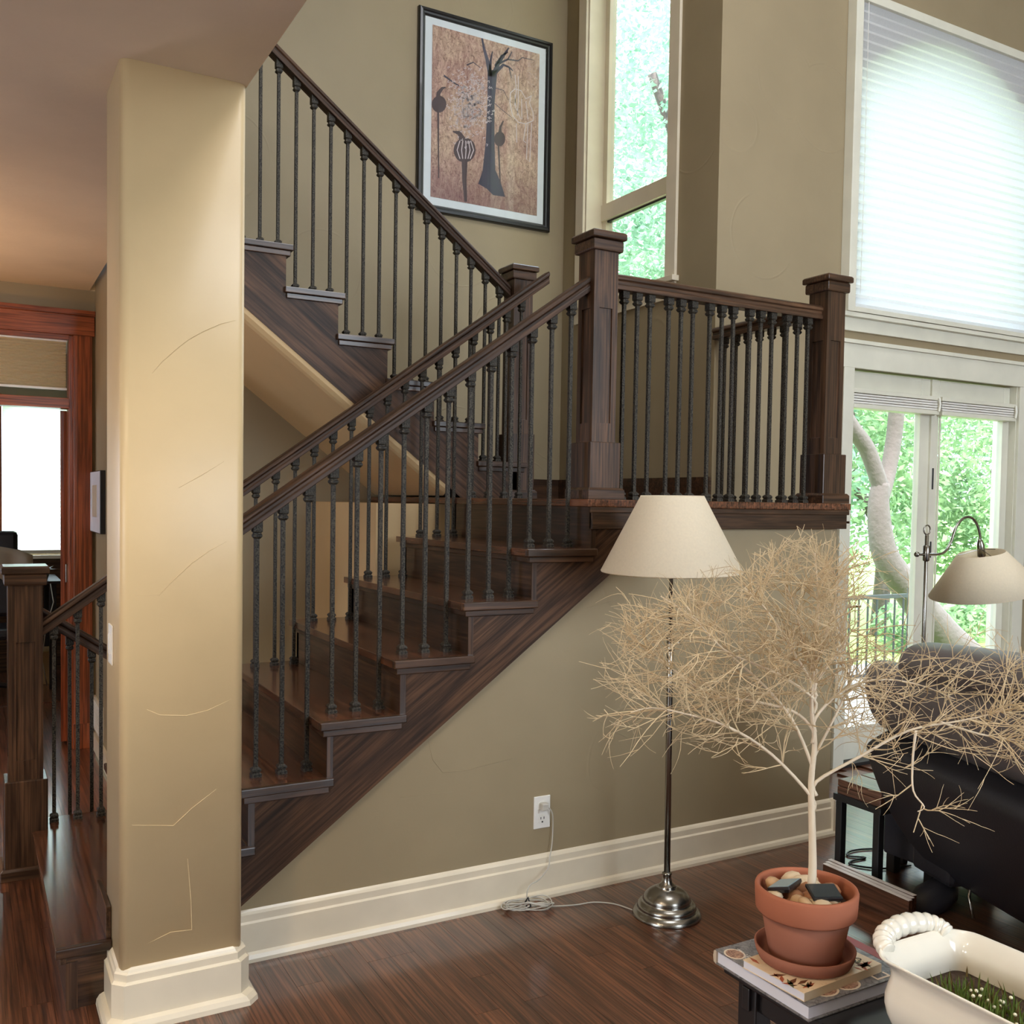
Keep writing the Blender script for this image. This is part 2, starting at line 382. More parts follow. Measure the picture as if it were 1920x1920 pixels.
# pillar
def rrect(x0, y0, x1, y1, r, n=5):
    P = []
    for cx, cy, a in ((x1-r, y0+r, -90), (x1-r, y1-r, 0), (x0+r, y1-r, 90), (x0+r, y0+r, 180)):
        for k in range(n+1):
            an = math.radians(a+90*k/n); P.append((cx+r*math.cos(an), cy+r*math.sin(an)))
    return P
PX0, PX1, PY0, PY1 = .398, .742, -.25, .062
pillar = struct('wall_pillar', MB().prism(rrect(PX0, PY0, PX1, PY1, .026), 'z', 0, CEIL), M['paint_cream'], 'cream plaster pillar at the foot of the stairs')
for p in pillar.data.polygons: p.use_smooth = len(p.vertices) == 4
RIDGES = [[(0.482, -0.25, 1.849), (0.51, -.25, 1.885), (0.546, -0.25, 1.921), (.58, -.25, 1.952), (0.619, -0.25, 1.978), (.67, -.25, 2.006), (0.712, -0.25, 2.02)], [(0.554, -0.25, 1.53), (0.62, -0.25, 1.57), (0.681, -0.25, 1.61)], [(0.501, -0.25, 1.224), (0.533, -0.25, 1.261), (0.592, -0.25, 1.316), (.64, -.25, 1.35), (0.689, -0.25, 1.377)], [(0.432, -0.25, 1.227), (0.501, -0.25, 1.226)], [(0.469, -0.25, 0.903), (0.505, -0.25, 0.883), (0.578, -0.25, 0.875), (0.638, -0.25, 0.885), (0.707, -0.25, 0.913)], [(0.43, -0.25, 0.578), (0.542, -0.25, 0.559), (0.594, -0.25, 0.603), (0.662, -0.25, 0.649)], [(0.47, -0.25, 0.228), (0.535, -0.25, 0.249), (0.595, -0.25, 0.244), (0.592, -0.25, 0.329), (0.582, -0.25, 0.456)]]
RIDGES2 = [[(1.45, 0, 0.678), (1.476, 0, 0.579), (1.515, 0, 0.53), (1.6, 0, 0.525), (1.812, 0, 0.547)], [(1.351, 0, 0.461), (1.559, 0, 0.454)], [(2.094, 0, 0.715), (2.26, 0, 0.604), (2.393, 0, 0.536)], [(2.122, 0, 1.098), (2.325, 0, 1.137), (2.484, 0, 1.159)], [(2.163, 0, 0.403), (2.32, 0, 0.285)]]
for R_, par, mt in ((RIDGES, pillar, 'paint_cream'), (RIDGES2, wall_stair, 'paint')):
    for pts in R_:
        obj('trowel_ridge', MB().tube(pts, [.0004]+[.0012]*(len(pts)-2)+[.0004], 5), M[mt], par, smooth=True)
# base moulding around the pillar
def octo(o, c):
    x0, y0, x1, y1 = PX0-o, PY0-o, PX1+o, PY1+o
    return [(x0+c, y0), (x1-c, y0), (x1, y0+c), (x1, y1), (x0, y1), (x0, y0+c)]
bp_ = MB()
def octring(zs):
    for (za, oa), (zb, ob) in zip(zs[:-1], zs[1:]):
        pa, pb = octo(oa, .03), octo(ob, .03)
        bp_.loft([[(x, y, za) for x, y in pa], [(x, y, zb) for x, y in pb]])
octring([(0, .044), (.014, .042), (.026, .034), (.032, .022)]); octring([(.03, .021), (.128, .021)]); octring([(.128, .019), (.134, .013), (.154, .013), (.158, .009), (.165, .006), (.17, .0)])
bb = struct('baseboard_pillar', bp_, M['trim'], 'tall cream base moulding wrapped around the pillar')
def base_profile(h=.165):
    return [(0, 0), (-.034, 0), (-.034, .012), (-.028, .024), (-.018, .03), (-.018, h-.042), (-.012, h-.036), (-.012, h-.014), (-.007, h-.006), (0, h)]
mb = MB().prism([(p[0], p[1]) for p in base_profile()], 'x', .742, 3.51)
mb.prism([(3.48-p[0], p[1]) for p in base_profile()], 'y', -.03, YE)
struct('baseboard_stair', mb, M['trim'], 'cream baseboard along the wall under the stairs')

# --- hall and office beyond
HX = .69
struct('wall_hall', MB().box((HX, YB+.1, -.1), (.90, 3.1, CEIL+.3)), M['paint'], 'narrow hall wall with a return vent')
OX0, OX1 = -.30, .575
mb = MB(); frame_wall('y', 3.10, 3.22, -3, 1.6, 0, CEIL, OX0, OX1, 0, 2.44, mb)
struct('wall_office', mb, M['paint'], 'olive wall around the office doorway')
mb = MB(); frame_wall('y', 6.0, 6.15, -3, 1.6, 0, CEIL, .28, .80, 1.0, 2.27, mb)
mb.box((1.5, 3.22, 0), (1.6, 6.0, CEIL)); mb.box((-3.1, 3.1, 0), (-3, 6.1, CEIL))
struct('wall_office_far', mb, M['paint'])
# outer shell of the great room, behind and beside the camera
mb = MB(); frame_wall('y', -7.6, -7.45, -5, 7.9, 0, TOP+.1, 1.8, 6.2, 1.1, 4.7, mb)
struct('wall_rear', mb, M['paint'])
mb = MB(); frame_wall('x', -5.0, -4.85, -7.6, 6.2, -.1, CEIL+.3, -3.8, -1.4, .8, 2.4, mb)
struct('wall_left', mb, M['paint'])
struct('wall_right', MB().box((7.8, -7.6, -.1), (7.95, .96, TOP+.1)), M['paint'])
# stairwell below: under-landing wall and lower stair shaft
struct('wall_landing', MB().box((1.77, 1.33, -2.6), (2.2, YB, 1.487)), M['paint_soffit'], 'tan wall end below the stair landing')
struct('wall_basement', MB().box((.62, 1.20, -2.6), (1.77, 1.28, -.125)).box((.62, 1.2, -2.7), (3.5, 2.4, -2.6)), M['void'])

# hall baseboard, office doorway trim
struct('baseboard_hall', MB().box((HX-.018, 2.37, 0), (HX, 3.1, .085)).box((HX-.022, 2.37, .085), (HX, 3.1, .1)), M['trim'], 'white baseboard below the hall vent')

# ================================================================== STAIRS
Rr, G = .19, .262
LZ = 8*Rr
nos = lambda i: .245 if i == 1 else i*G
ris = lambda i: nos(i)+.03
stairs = thing('staircase', 'dark oak lower staircase of seven treads rising to the landing', 'staircase', (.245, .5, 0))
YBK = 1.20
for i in range(1, 8):
    z = i*Rr; x0 = nos(i); x1 = ris(i+1)
    if i == 1: poly = [(x0, -.094), (PX0-.001, -.094), (PX0-.001, PY1+.003), (x1, PY1+.003), (x1, YBK), (x0+.05, YBK), (x0+.05, 1.04), (x0, 1.04)]
    elif i == 2: poly = [(x0, PY1+.003), (PX1+.003, PY1+.003), (PX1+.003, -.035), (x1+.02, -.035), (x1+.02, -.012), (x1, -.012), (x1, YBK+.03), (x0, YBK+.03)]
    else: poly = [(x0, -.035), (x1+.02, -.035), (x1+.02, -.012), (x1+.015, -.012), (x1+.015, YBK+.03), (x0, YBK+.03)]
    t = obj('tread', MB().prism(poly, 'z', z-.028, z), M['tread'], stairs, bevel=.005)
    ya = -.085 if i == 1 else (PY1+.003 if i == 2 else -.026)
    cm = MB().box((x0+.012, ya if i > 2 else PY1+.003, z-.05), (x0+.03, YBK+.01, z-.028))
    if i == 1: cm = MB().box((x0+.012, -.082, z-.05), (x0+.03, 1.04, z-.028))
    obj('tread_moulding', cm, M['oak_y'], t, bevel=.003)
    if i > 2:
        obj('return_moulding', MB().box((x0+.0115, -.0265, z-.0505), (x1+.006, -.0125, z-.0285)), M['oak_x'], t, bevel=.003)
        obj('nosing_return', MB().box((x0-.0004, -.0358, z-.0284), (x1+.0205, -.0125, z+.0004)), M['oak_x'], t, bevel=.004)
    elif i == 1:
        obj('nosing_return', MB().box((x0-.0004, -.0948, z-.0284), (PX0-.0012, -.07, z+.0004)), M['oak_x'], t, bevel=.004)
    else:
        obj('nosing_return', MB().box((PX1+.0035, -.0358, z-.0284), (x1+.0205, -.0125, z+.0004)), M['oak_x'], t, bevel=.004)
    y0r = -.012 if i > 2 else (PY1+.003 if i == 2 else -.07)
    obj('riser', MB().box((x0+.03, y0r, z-Rr), (x0+.048, YBK if i > 1 else 1.04, z-.028)), M['oak_y'], stairs)
obj('riser', MB().box((ris(8), -.012, 7*Rr), (ris(8)+.018, YBK, LZ-.03)), M['oak_y'], stairs)
obj('end_panel', MB().box((ris(1), -.074, 0), (PX0-.002, -.056, Rr-.028)), M['oak_x'], stairs)
obj('end_stile', MB().box((ris(1)-.002, -.078, 0), (ris(1)+.03, -.07, Rr-.05)), M['oak_z'], stairs)
obj('skirt_block', MB().box((PX0-.016, -.075, Rr), (PX0-.001, .16, Rr+.095)), M['oak_y'], stairs, bevel=.002)
# front stringer (saw-tooth top, sloped underside)
top = []
for i in range(3, 8):
    top += [(ris(i)+.001, (i-1)*Rr-.001), (ris(i)+.001, i*Rr-.029)]
poly = [(PX1+.003, SB(PX1)), (PX1+.003, 2*Rr-.029)] + top + [(ris(8)+.001, 7*Rr-.001), (ris(8)+.001, 1.405), (2.462, 1.405)]
obj('stringer', MB().prism(poly, 'y', -.014, -.001), M['oak_up'], stairs)
for i in range(3, 9):                       # mitred riser ends that show on the stringer
    zt = i*Rr-.05 if i < 8 else 1.40
    obj('riser_end', MB().box((ris(i)-.001, -.018, (i-1)*Rr), (ris(i)+.02, -.0135, zt)), M['oak_z'], stairs)
top = []
for i in range(1, 9): top += [(ris(i), (i-1)*Rr-.001 if i > 1 else 0), (ris(i), i*Rr-.03)]
obj('stringer', MB().prism([(.28, 0)]+top[1:]+[(2.2, 1.45), (2.2, 1.2), (.62, 0)], 'y', YBK-.03, YBK), M['oak_up'], stairs)

# landing
landing = thing('stair_landing', 'dark oak stair landing with moulded fascia above the tan wall', 'landing', (2.8, .4, 1.5))
mb = MB().prism([(nos(8), -.034), (3.532, -.034), (3.532, YE), (XW, YE), (XW, YB), (nos(8), YB)], 'z', LZ-.03, LZ)
obj('landing_floor', mb, M['tread'], landing, bevel=.004)
obj('fascia', MB().box((nos(8)+.03, -.026, 1.405), (3.515, -.002, LZ-.03)).box((3.49, -.002, 1.405), (3.515, YE, LZ-.03)), M['oak_x'], landing, bevel=.002)
obj('fascia_moulding', MB().box((nos(8)+.012, -.034, LZ-.052), (3.522, -.026, LZ-.03)), M['oak_x'], landing, bevel=.003)
obj('fascia_cap', MB().box((3.525, -.03, 1.43), (3.528, -.002, 1.44)), M['oak_x'], landing)
obj('baseboard', MB().box((2.62, YB-.016, LZ), (XW, YB, LZ+.13)).box((XW-.016, YE, LZ), (XW, YB-.016, LZ+.13)), M['oak_x'], landing)
obj('landing_soffit', MB().box((2.2, .1, 1.44), (3.38, YB, 1.488)), M['paint'], landing)

# upper flight
up = thing('staircase', 'dark oak upper staircase climbing left above the lit soffit', 'staircase', (2.5, 1.8, LZ))
Y2 = 1.30
n2 = lambda k: 2.585-(k-1)*.25
Z2 = lambda k: LZ+.19*k
for k in range(1, 8):
    t = obj('tread', MB().box((n2(k)-.29, Y2-.032, Z2(k)-.028), (n2(k), YB, Z2(k))), M['oak_x'], up, bevel=.004)
    obj('tread_moulding', MB().box((n2(k)-.28, Y2-.022, Z2(k)-.052), (n2(k)-.012, Y2-.01, Z2(k)-.028)).box((n2(k)-.03, Y2-.01, Z2(k)-.052), (n2(k)-.012, YB, Z2(k)-.028)), M['oak_x'], t, bevel=.003)
    obj('riser', MB().box((n2(k)-.048, Y2-.008, Z2(k)-.19), (n2(k)-.03, YB, Z2(k)-.028)), M['oak_z'], up)
SU = lambda x: 2.35-.764*(x-1.128)             # lower edge of the upper stringer
poly = [(n2(1)-.031, LZ+.001)]
for k in range(1, 8): poly += [(n2(k)-.031, Z2(k)-.029), (n2(k+1)-.031, Z2(k)-.029)]
poly += [(n2(8)-.031, SU(n2(8)-.031)), (2.21, LZ+.001)]
obj('stringer', MB().prism(poly, 'y', Y2-.012, Y2), M['oak_dn'], up)
# plaster soffit with a rounded light edge
sof = MB()
prof = [(Y2-.004, .03), (Y2-.008, .0), (Y2-.004, -.025), (Y2+.012, -.045), (Y2+.03, -.055), (YB, -.055), (YB, .03)]
xa, xb = .78, 2.13
sof.loft([[(xa, y, SU(xa)+dz) for y, dz in prof], [(xb, y, SU(xb)+dz) for y, dz in prof]])
obj('soffit', sof, M['paint_soffit'], up)
# lower steps to the basement
low = thing('staircase', 'dark steps going down behind the pillar to the basement', 'staircase', (.66, 1.8, 0))
for k in range(0, 5):
    x0 = .66+.26*k; z = -.19*k
    obj('tread', MB().box((x0, 1.285, z-.03), (min(x0+.29, 1.765), YB-.001, z)), M['tread'], low, bevel=.004)
    obj('riser', MB().box((x0+.03, 1.285, z-.19), (x0+.048, YB-.001, z-.03)), M['black_wood'], low)

# ------------------------------------------------------------------ railings
def sq_ring(cx, cy, h, z): return [(cx-h, cy-h, z), (cx+h, cy-h, z), (cx+h, cy+h, z), (cx-h, cy+h, z)]
shoe = MB().loft([sq_ring(0, 0, h, z) for h, z in ((.0165, 0), (.0165, .011), (.0125, .015), (.0125, .018), (.0155, .021), (.0155, .027), (.009, .034))]).mesh('shoe'); shoe.materials.append(M['iron'])
coll = MB().loft([sq_ring(0, 0, h, z) for h, z in ((.009, -.05), (.0145, -.043), (.0145, -.037), (.0115, -.034), (.0115, -.03), (.0155, -.026), (.0155, .012))]).mesh('collar'); coll.materials.append(M['iron'])
def baluster(par, x, y, z0, z1):
    L = z1-z0; po = wloc(par)
    me = MB().loft([sq_ring(0, 0, .0068, 0), sq_ring(0, 0, .0068, L)]).mesh('baluster'); me.materials.append(M['iron'])
    o = bpy.data.objects.new('baluster', me); COL.objects.link(o); o.parent = par; o.location = (x-po.x, y-po.y, z0-po.z)
    a = bpy.data.objects.new('shoe', shoe); COL.objects.link(a); a.parent = o
    b = bpy.data.objects.new('collar', coll); COL.objects.link(b); b.parent = o; b.location = (0, 0, L)
    return o
RP = [(-.020, 0), (.020, 0), (.029, -.006), (.032, -.014), (.032, -.022), (.025, -.028), (.025, -.040), (.029, -.045), (.029, -.062), (-.029, -.062), (-.029, -.045), (-.025, -.040), (-.025, -.028), (-.032, -.022), (-.032, -.014), (-.029, -.006)]
def rail_x(par, y, xa, za, xb, zb, mat):
    return obj('handrail', MB().loft([[(xa, y+p, za+q) for p, q in RP], [(xb, y+p, zb+q) for p, q in RP]]), mat, par, bevel=.002)
def newel(label, cx, cy, z0, z1, s=.056, group=None, plinth=.225, mat=None):
    """z1: top of cap"""
    t = thing('newel_post', label, 'newel post', (cx, cy, z0), group)
    bm = bmesh.new()
    zs = [z0, z0+plinth+.05, z1-.27, z1-.05]
    mb = MB(); mb.loft([sq_ring(cx, cy, s, z) for z in zs])
    me = mb.mesh('shaft', off=(cx, cy, z0)); bm.from_mesh(me); bm.faces.ensure_lookup_table()
    mid = [f for f in bm.faces if abs(f.normal.z) < .1 and abs(f.calc_center_median().z-((zs[1]+zs[2])/2-z0)) < .01]
    for f in mid:
        bmesh.ops.inset_region(bm, faces=[f], thickness=s*.45, depth=0, use_even_offset=True)
        bmesh.ops.inset_region(bm, faces=[f], thickness=.0015, depth=-.007)
    bm.to_mesh(me); bm.free()
    sh = obj('shaft', me, M['oak_z'], t)
    obj('plinth', MB().loft([sq_ring(cx, cy, s+.016, z) for z in (z0+.04, z0+plinth)]), M['oak_z'], t, bevel=.003)
    obj('shoe_moulding', MB().loft([sq_ring(cx, cy, h, z) for h, z in ((s+.03, z0), (s+.03, z0+.036), (s+.022, z0+.046))]), M['oak_x'], t, bevel=.002)
    obj('cap_moulding', MB().loft([sq_ring(cx, cy, h, z) for h, z in ((s+.012, z1-.075), (s+.014, z1-.068), (s+.014, z1-.036), (s+.009, z1-.03))]), M['oak_x'], t, bevel=.002)
    obj('cap', MB().loft([sq_ring(cx, cy, h, z) for h, z in ((s+.022, z1-.03), (s+.024, z1-.026), (s+.024, z1-.007), (s+.018, z1))]), M['oak_x'], t, bevel=.002)
    return t
YF, YR = .10, 1.13
newel('tall dark oak newel post at the top of the lower flight, before the window', 2.216, .10, LZ, 2.565)
newel('dark oak newel post at the outer landing corner beside the garden doors', 3.487, .10, LZ, 2.557)
newel('dark oak newel post at the foot of the upper flight, below the framed print', 2.565, 1.36, LZ, 2.735, plinth=.34)
newel('dark oak newel post on the hall floor left of the pillar', .225, 1.14, 0, 1.225, s=.061, plinth=.385)

fr = thing('stair_railing', 'nearer sloping oak handrail with hammered iron balusters, lower flight', 'railing', (1.5, YF, .9), 'stair railings')
zf = lambda x: 1.454+(x-.83)*.707
rail_x(fr, YF, .70, zf(.70), 2.165, zf(2.165), M['oak_up'])
for i in range(3, 8):
    for k in range(3):
        x = nos(i)+.083+.0873*k; baluster(fr, x, YF, i*Rr, zf(x)-.062)
br_ = thing('stair_railing', 'farther sloping oak handrail of the lower flight, ending free above the landing', 'railing', (1.5, YR, .9), 'stair railings')
zb = lambda x: 1.58+(x-1.083)*.719
rail_x(br_, YR, .285, zb(.285), 2.60, zb(2.60), M['oak_up'])
for i in range(1, 8):
    for k in range(3):
        x = nos(i)+.083+.0873*k; baluster(br_, x, YR, i*Rr, zb(x)-.062)
for x in (2.19, 2.28, 2.37, 2.455): baluster(br_, x, YR, LZ, zb(x)-.062)
ur = thing('stair_railing', 'oak handrail with iron balusters descending along the upper flight', 'railing', (1.8, 1.36, 2.2), 'stair railings')
zu = lambda x: 3.569-(x-1.274)*.760
rail_x(ur, 1.36, .80, zu(.80), 2.505, zu(2.505), M['oak_dn'])
for k in range(1, 8):
    for j in range(3):
        x = n2(k)-.05-.0833*j
        if x > 2.50: continue
        baluster(ur, x, 1.36, Z2(k), zu(x)-.062)
lr = thing('landing_railing', 'level oak handrail with iron balusters along the landing front', 'railing', (2.85, YF, LZ), 'landing railings')
rail_x(lr, YF, 2.272, 2.419, 3.432, 2.419, M['oak_x'])
for x in (2.343, 2.409, 2.473, 2.570, 2.635, 2.698, 2.79, 2.857, 2.921, 3.016, 3.08, 3.147, 3.237, 3.303, 3.367): baluster(lr, x, YF, LZ, 2.357)
sr = thing('landing_railing', 'short level handrail from the outer newel back to the wall', 'railing', (3.42, .45, LZ), 'landing railings')
obj('handrail', MB().loft([[(3.42+p, y, 2.419+q) for p, q in RP] for y in (.157, YE)]), M['oak_y'], sr, bevel=.002)
for j in range(7): baluster(sr, 3.42, .215+.083*j, LZ, 2.357)
dr = thing('stair_railing', 'dark handrail sloping down toward the basement behind the hall newel', 'railing', (.6, 1.30, 0), 'stair railings')
zd = lambda x: 1.035-(x-.30)*.68
rail_x(dr, 1.30, .262, zd(.262), 1.70, zd(1.70), M['oak_dn'])
for x in (.40, .485, .57): baluster(dr, x, 1.30, 0, zd(x)-.062)
# ================================================================== WINDOWS AND DOORS
def bx(name, a, b, mat, par, bevel=.002): return obj(name, MB().box(a, b), mat, par, bevel=bevel)
w1 = bpy.data.objects.new('window_1', None); COL.objects.link(w1); w1.location = (XW, 1.58, WZ0); w1['kind'] = 'structure'; w1['label'] = 'tall narrow stairwell window with cream casing'
for nm, a, b in (('casing', (XW-.018, WY0-.088, WZ0-.03), (XW, WY0, WZ1+.06)), ('casing', (XW-.018, WY1, WZ0-.03), (XW, WY1+.085, WZ1+.06)),
                 ('stool', (XW-.045, WY0-.105, WZ0-.03), (XW+.02, WY1+.11, WZ0)), ('apron', (XW-.016, WY0-.088, WZ0-.12), (XW, WY1+.085, WZ0-.03)),
                 ('jamb', (XW, WY1-.012, WZ0), (XW+.2, WY1, WZ1)), ('jamb', (XW, WY0, WZ0), (XW+.2, WY0+.012, WZ1)), ('sill', (XW, WY0, WZ0), (XW+.2, WY1, WZ0+.015)),
                 ('frame', (XW+.12, WY1-.055, WZ0), (XW+.17, WY1-.012, WZ1)), ('frame', (XW+.12, WY0+.012, WZ0), (XW+.17, WY0+.04, WZ1)),
                 ('mullion', (XW+.11, WY0+.012, 3.275), (XW+.18, WY1-.012, 3.375)), ('sash_rail', (XW+.13, WY0+.012, 3.262), (XW+.16, WY1-.03, 3.275))):
    bx(nm, a, b, M['trim'] if nm != 'sash_rail' else M['dark'], w1)
obj('pane', MB().box((XW+.142, WY0+.03, WZ0+.01), (XW+.147, WY1-.04, 3.28)), M['glass'], w1)
obj('pane', MB().box((XW+.142, WY0+.03, 3.37), (XW+.147, WY1-.04, WZ1)), M['glass'], w1)

w2 = bpy.data.objects.new('window_2', None); COL.objects.link(w2); w2.location = (5.2, YE, AZ0); w2['kind'] = 'structure'; w2['label'] = 'large arched window behind the cellular blind'
pane = [(AX0, AZ0), (AX1, AZ0)] + ARC[::-1]
obj('pane', MB().prism(pane, 'y', YE+.10, YE+.105), M['glass'], w2)
bx('stool', (4.29, YE-.05, 2.575), (6.12, YE+.05, 2.60), M['trim_cool'], w2); bx('apron', (4.31, YE-.022, 2.50), (6.1, YE, 2.575), M['trim_cool'], w2)
bx('casing', (4.315, YE-.062, 2.60), (4.372, YE, 4.36), M['trim_cool'], w2); bx('casing', (6.03, YE-.02, 2.60), (6.09, YE, 4.36), M['trim_cool'], w2)

bl = thing('cellular_blind', 'large white pleated cellular blind glowing over the arched window', 'blind', (5.2, YE-.06, 2.6))
bx('headrail', (4.372, YE-.065, 4.31), (6.03, YE-.005, 4.36), M['trim_cool'], bl); bx('bottom_rail', (4.376, YE-.055, 2.603), (6.03, YE-.015, 2.63), M['trim_cool'], bl)
P0, nP = .0525, 32; zz0, zz1 = 2.63, 4.31; hp = (zz1-zz0)/nP
vs, fs = [], []
for k in range(nP*2+1):
    y = YE-.034+(.010 if k % 2 else -.010); z = zz0+hp*k/2; vs += [(4.378, y, z), (6.026, y, z)]
fs = [(2*k, 2*k+1, 2*k+3, 2*k+2) for k in range(nP*2)]
obj('pleated_fabric', MB().add(vs, fs), M['cell'], bl)
obj('pull_cord', MB().tube([(4.40, YE-.07, 4.3), (4.402, YE-.07, 3.4), (4.40, YE-.068, 2.7)], .0018, 5), M['plastic'], bl)

d1 = bpy.data.objects.new('door_1', None); COL.objects.link(d1); d1.location = (5.2, YE, 0); d1['kind'] = 'structure'; d1['label'] = 'pair of white glazed garden doors'
W = M['trim_cool']
for nm, a, b in (('head_casing', (4.30, YE-.02, 2.295), (6.08, YE, 2.43)), ('head_cap', (4.28, YE-.035, 2.43), (6.10, YE, 2.452)), ('casing', (4.345, YE-.02, 0), (4.43, YE, 2.295)), ('casing', (5.955, YE-.02, 0), (6.06, YE, 2.295)),
                 ('jamb', (4.40, YE, 0), (4.435, YE+.16, 2.30)), ('jamb', (5.95, YE, 0), (5.98, YE+.16, 2.30)), ('threshold', (4.40, YE-.03, 0), (5.98, YE+.18, .02))):
    bx(nm, a, b, W if nm != 'threshold' else M['dark'], d1)
for x0, x1, g0, g1 in ((4.436, 5.193, 4.478, 5.085), (5.203, 5.948, 5.255, 5.885)):
    lf = MB(); ya, yb = YE+.045, YE+.09
    lf.box((x0, ya, .02), (g0, yb, 2.292)); lf.box((g1, ya, .02), (x1, yb, 2.292)); lf.box((g0, ya, .02), (g1, yb, .205)); lf.box((g0, ya, 2.075), (g1, yb, 2.292))
    L_ = obj('door_leaf', lf, W, d1, bevel=.003)
    obj('pane', MB().box((g0-.005, YE+.065, .2), (g1+.005, YE+.07, 2.08)), M['glass'], L_)
    obj('glazing_bead', MB().box((g0, ya-.006, .2), (g0+.012, ya, 2.08)).box((g1-.012, ya-.006, .2), (g1, ya, 2.08)).box((g0, ya-.006, .2), (g1, ya, .214)), W, L_)
bx('astragal', (5.165, YE+.03, .02), (5.215, YE+.046, 2.29), W, d1)
bx('flush_bolt', (5.186, YE+.024, 1.62), (5.196, YE+.031, 1.75), M['dark'], d1); bx('flush_bolt', (5.186, YE+.024, 1.20), (5.196, YE+.031, 1.30), M['dark'], d1)
obj('handle_plate', MB().box((4.448, YE+.035, .86), (4.472, YE+.045, 1.08)), M['brass'], d1, bevel=.003)
obj('door_lever', MB().tube([(4.46, YE+.04, .93), (4.46, YE+.0, .93), (4.475, YE-.008, .93), (4.545, YE-.008, .93)], .008, 8), M['brass'], d1, smooth=True)
for x0, x1, lab in ((4.436, 5.186, 'left raised white pleated shade on the garden door'), (5.206, 5.935, 'right raised white pleated shade on the garden door')):
    t = thing('door_shade', lab, 'shade', ((x0+x1)/2, YE+.02, 2.08), 'garden door shades')
    bx('headrail', (x0, YE-.012, 2.158), (x1, YE+.04, 2.182), W, t)
    for k in range(4): bx('pleat', (x0+.006, YE-.008, 2.098+.015*k), (x1-.006, YE+.036, 2.110+.015*k), M['plastic'], t, bevel=.004)
    bx('bottom_rail', (x0+.004, YE-.012, 2.072), (x1-.004, YE+.04, 2.096), W, t)
    obj('cord_lock', MB().tube([(x1-.02, YE-.02, 2.17), (x1-.015, YE-.022, 2.13), (x1-.022, YE-.02, 2.09)], .008, 6), W, t)

# office doorway with transom
d2 = bpy.data.objects.new('door_2', None); COL.objects.link(d2); d2.location = (.14, 3.1, 0); d2['kind'] = 'structure'; d2['label'] = 'cherry wood office doorway with transom'
C_, CX = M['cherry'], M['cherry_x']
bx('casing', (.572, 3.075, 0), (.672, 3.10, 2.43), C_, d2); bx('casing', (-.40, 3.075, 0), (-.30, 3.10, 2.43), C_, d2)
bx('head_casing', (-.42, 3.07, 2.43), (.685, 3.10, 2.545), CX, d2); bx('head_cap', (-.44, 3.055, 2.545), (.688, 3.10, 2.575), CX, d2)
bx('plinth_block', (.568, 3.068, 0), (.676, 3.10, .15), C_, d2)
bx('jamb', (.548, 3.10, 0), (.575, 3.22, 2.43), C_, d2); bx('jamb', (-.30, 3.10, 0), (-.273, 3.22, 2.43), C_, d2)
bx('transom_bar', (-.28, 3.09, 2.005), (.55, 3.2, 2.065), CX, d2); bx('transom_head', (-.28, 3.09, 2.40), (.55, 3.2, 2.44), CX, d2)
obj('pane', MB().box((-.28, 3.17, 2.06), (.55, 3.175, 2.41)), M['glass'], d2)
obj('door_leaf', MB().prism([(.512, 3.222), (.547, 3.222), (.625, 4.0), (.590, 4.0)], 'z', .02, 2.0), C_, d2)
bx('hinge', (.538, 3.205, .98), (.550, 3.222, 1.09), M['nickel'], d2)
tb = thing('transom_blind', 'small beige pleated blind in the office transom', 'blind', (.14, 3.13, 2.1))
vs = []
nP = 16
for k in range(nP*2+1):
    y = 3.125+(.006 if k % 2 else -.006); z = 2.125+.265*k/(2*nP); vs += [(-.27, y, z), (.535, y, z)]
obj('pleated_fabric', MB().add(vs, [(2*k, 2*k+1, 2*k+3, 2*k+2) for k in range(nP*2)]), M['cell_beige'], tb)
bx('bottom_rail', (-.27, 3.115, 2.112), (.54, 3.135, 2.125), M['plastic'], tb); bx('headrail', (-.27, 3.11, 2.39), (.54, 3.14, 2.402), M['plastic'], tb)
w3 = bpy.data.objects.new('window_3', None); COL.objects.link(w3); w3.location = (.54, 6.0, 1.0); w3['kind'] = 'structure'; w3['label'] = 'office window'
obj('pane', MB().box((.28, 6.1, 1.0), (.80, 6.104, 2.27)), M['glass'], w3)
bx('casing', (.22, 5.985, .94), (.28, 6.0, 2.33), C_, w3); bx('casing', (.80, 5.985, .94), (.86, 6.0, 2.33), C_, w3); bx('sill', (.20, 5.95, .955), (.88, 6.02, .985), M['trim'], w3)
ob = thing('office_blind', 'white glowing pleated shade on the far office window', 'blind', (.54, 5.97, 1.0))
vs = []; nP = 34
for k in range(nP*2+1):
    y = 5.955+(.005 if k % 2 else -.005); z = 1.03+1.22*k/(2*nP); vs += [(.285, y, z), (.80, y, z)]
obj('pleated_fabric', MB().add(vs, [(2*k, 2*k+1, 2*k+3, 2*k+2) for k in range(nP*2)]), M['cell_office'], ob)
bx('bottom_rail', (.285, 5.945, 1.0), (.80, 5.965, 1.03), M['trim'], ob); bx('headrail', (.285, 5.94, 2.25), (.80, 5.97, 2.28), M['trim'], ob)
lamp('portal_office_window', 'AREA', (.54, 6.14, 1.63), 1, (1, 1, 1), target=(.54, 0, 1.63), size=(.5, 1.25), portal=True)
bx('wainscot', (-1, 5.98, 0), (1.5, 6.0, .94), M['oak_x'], w3)

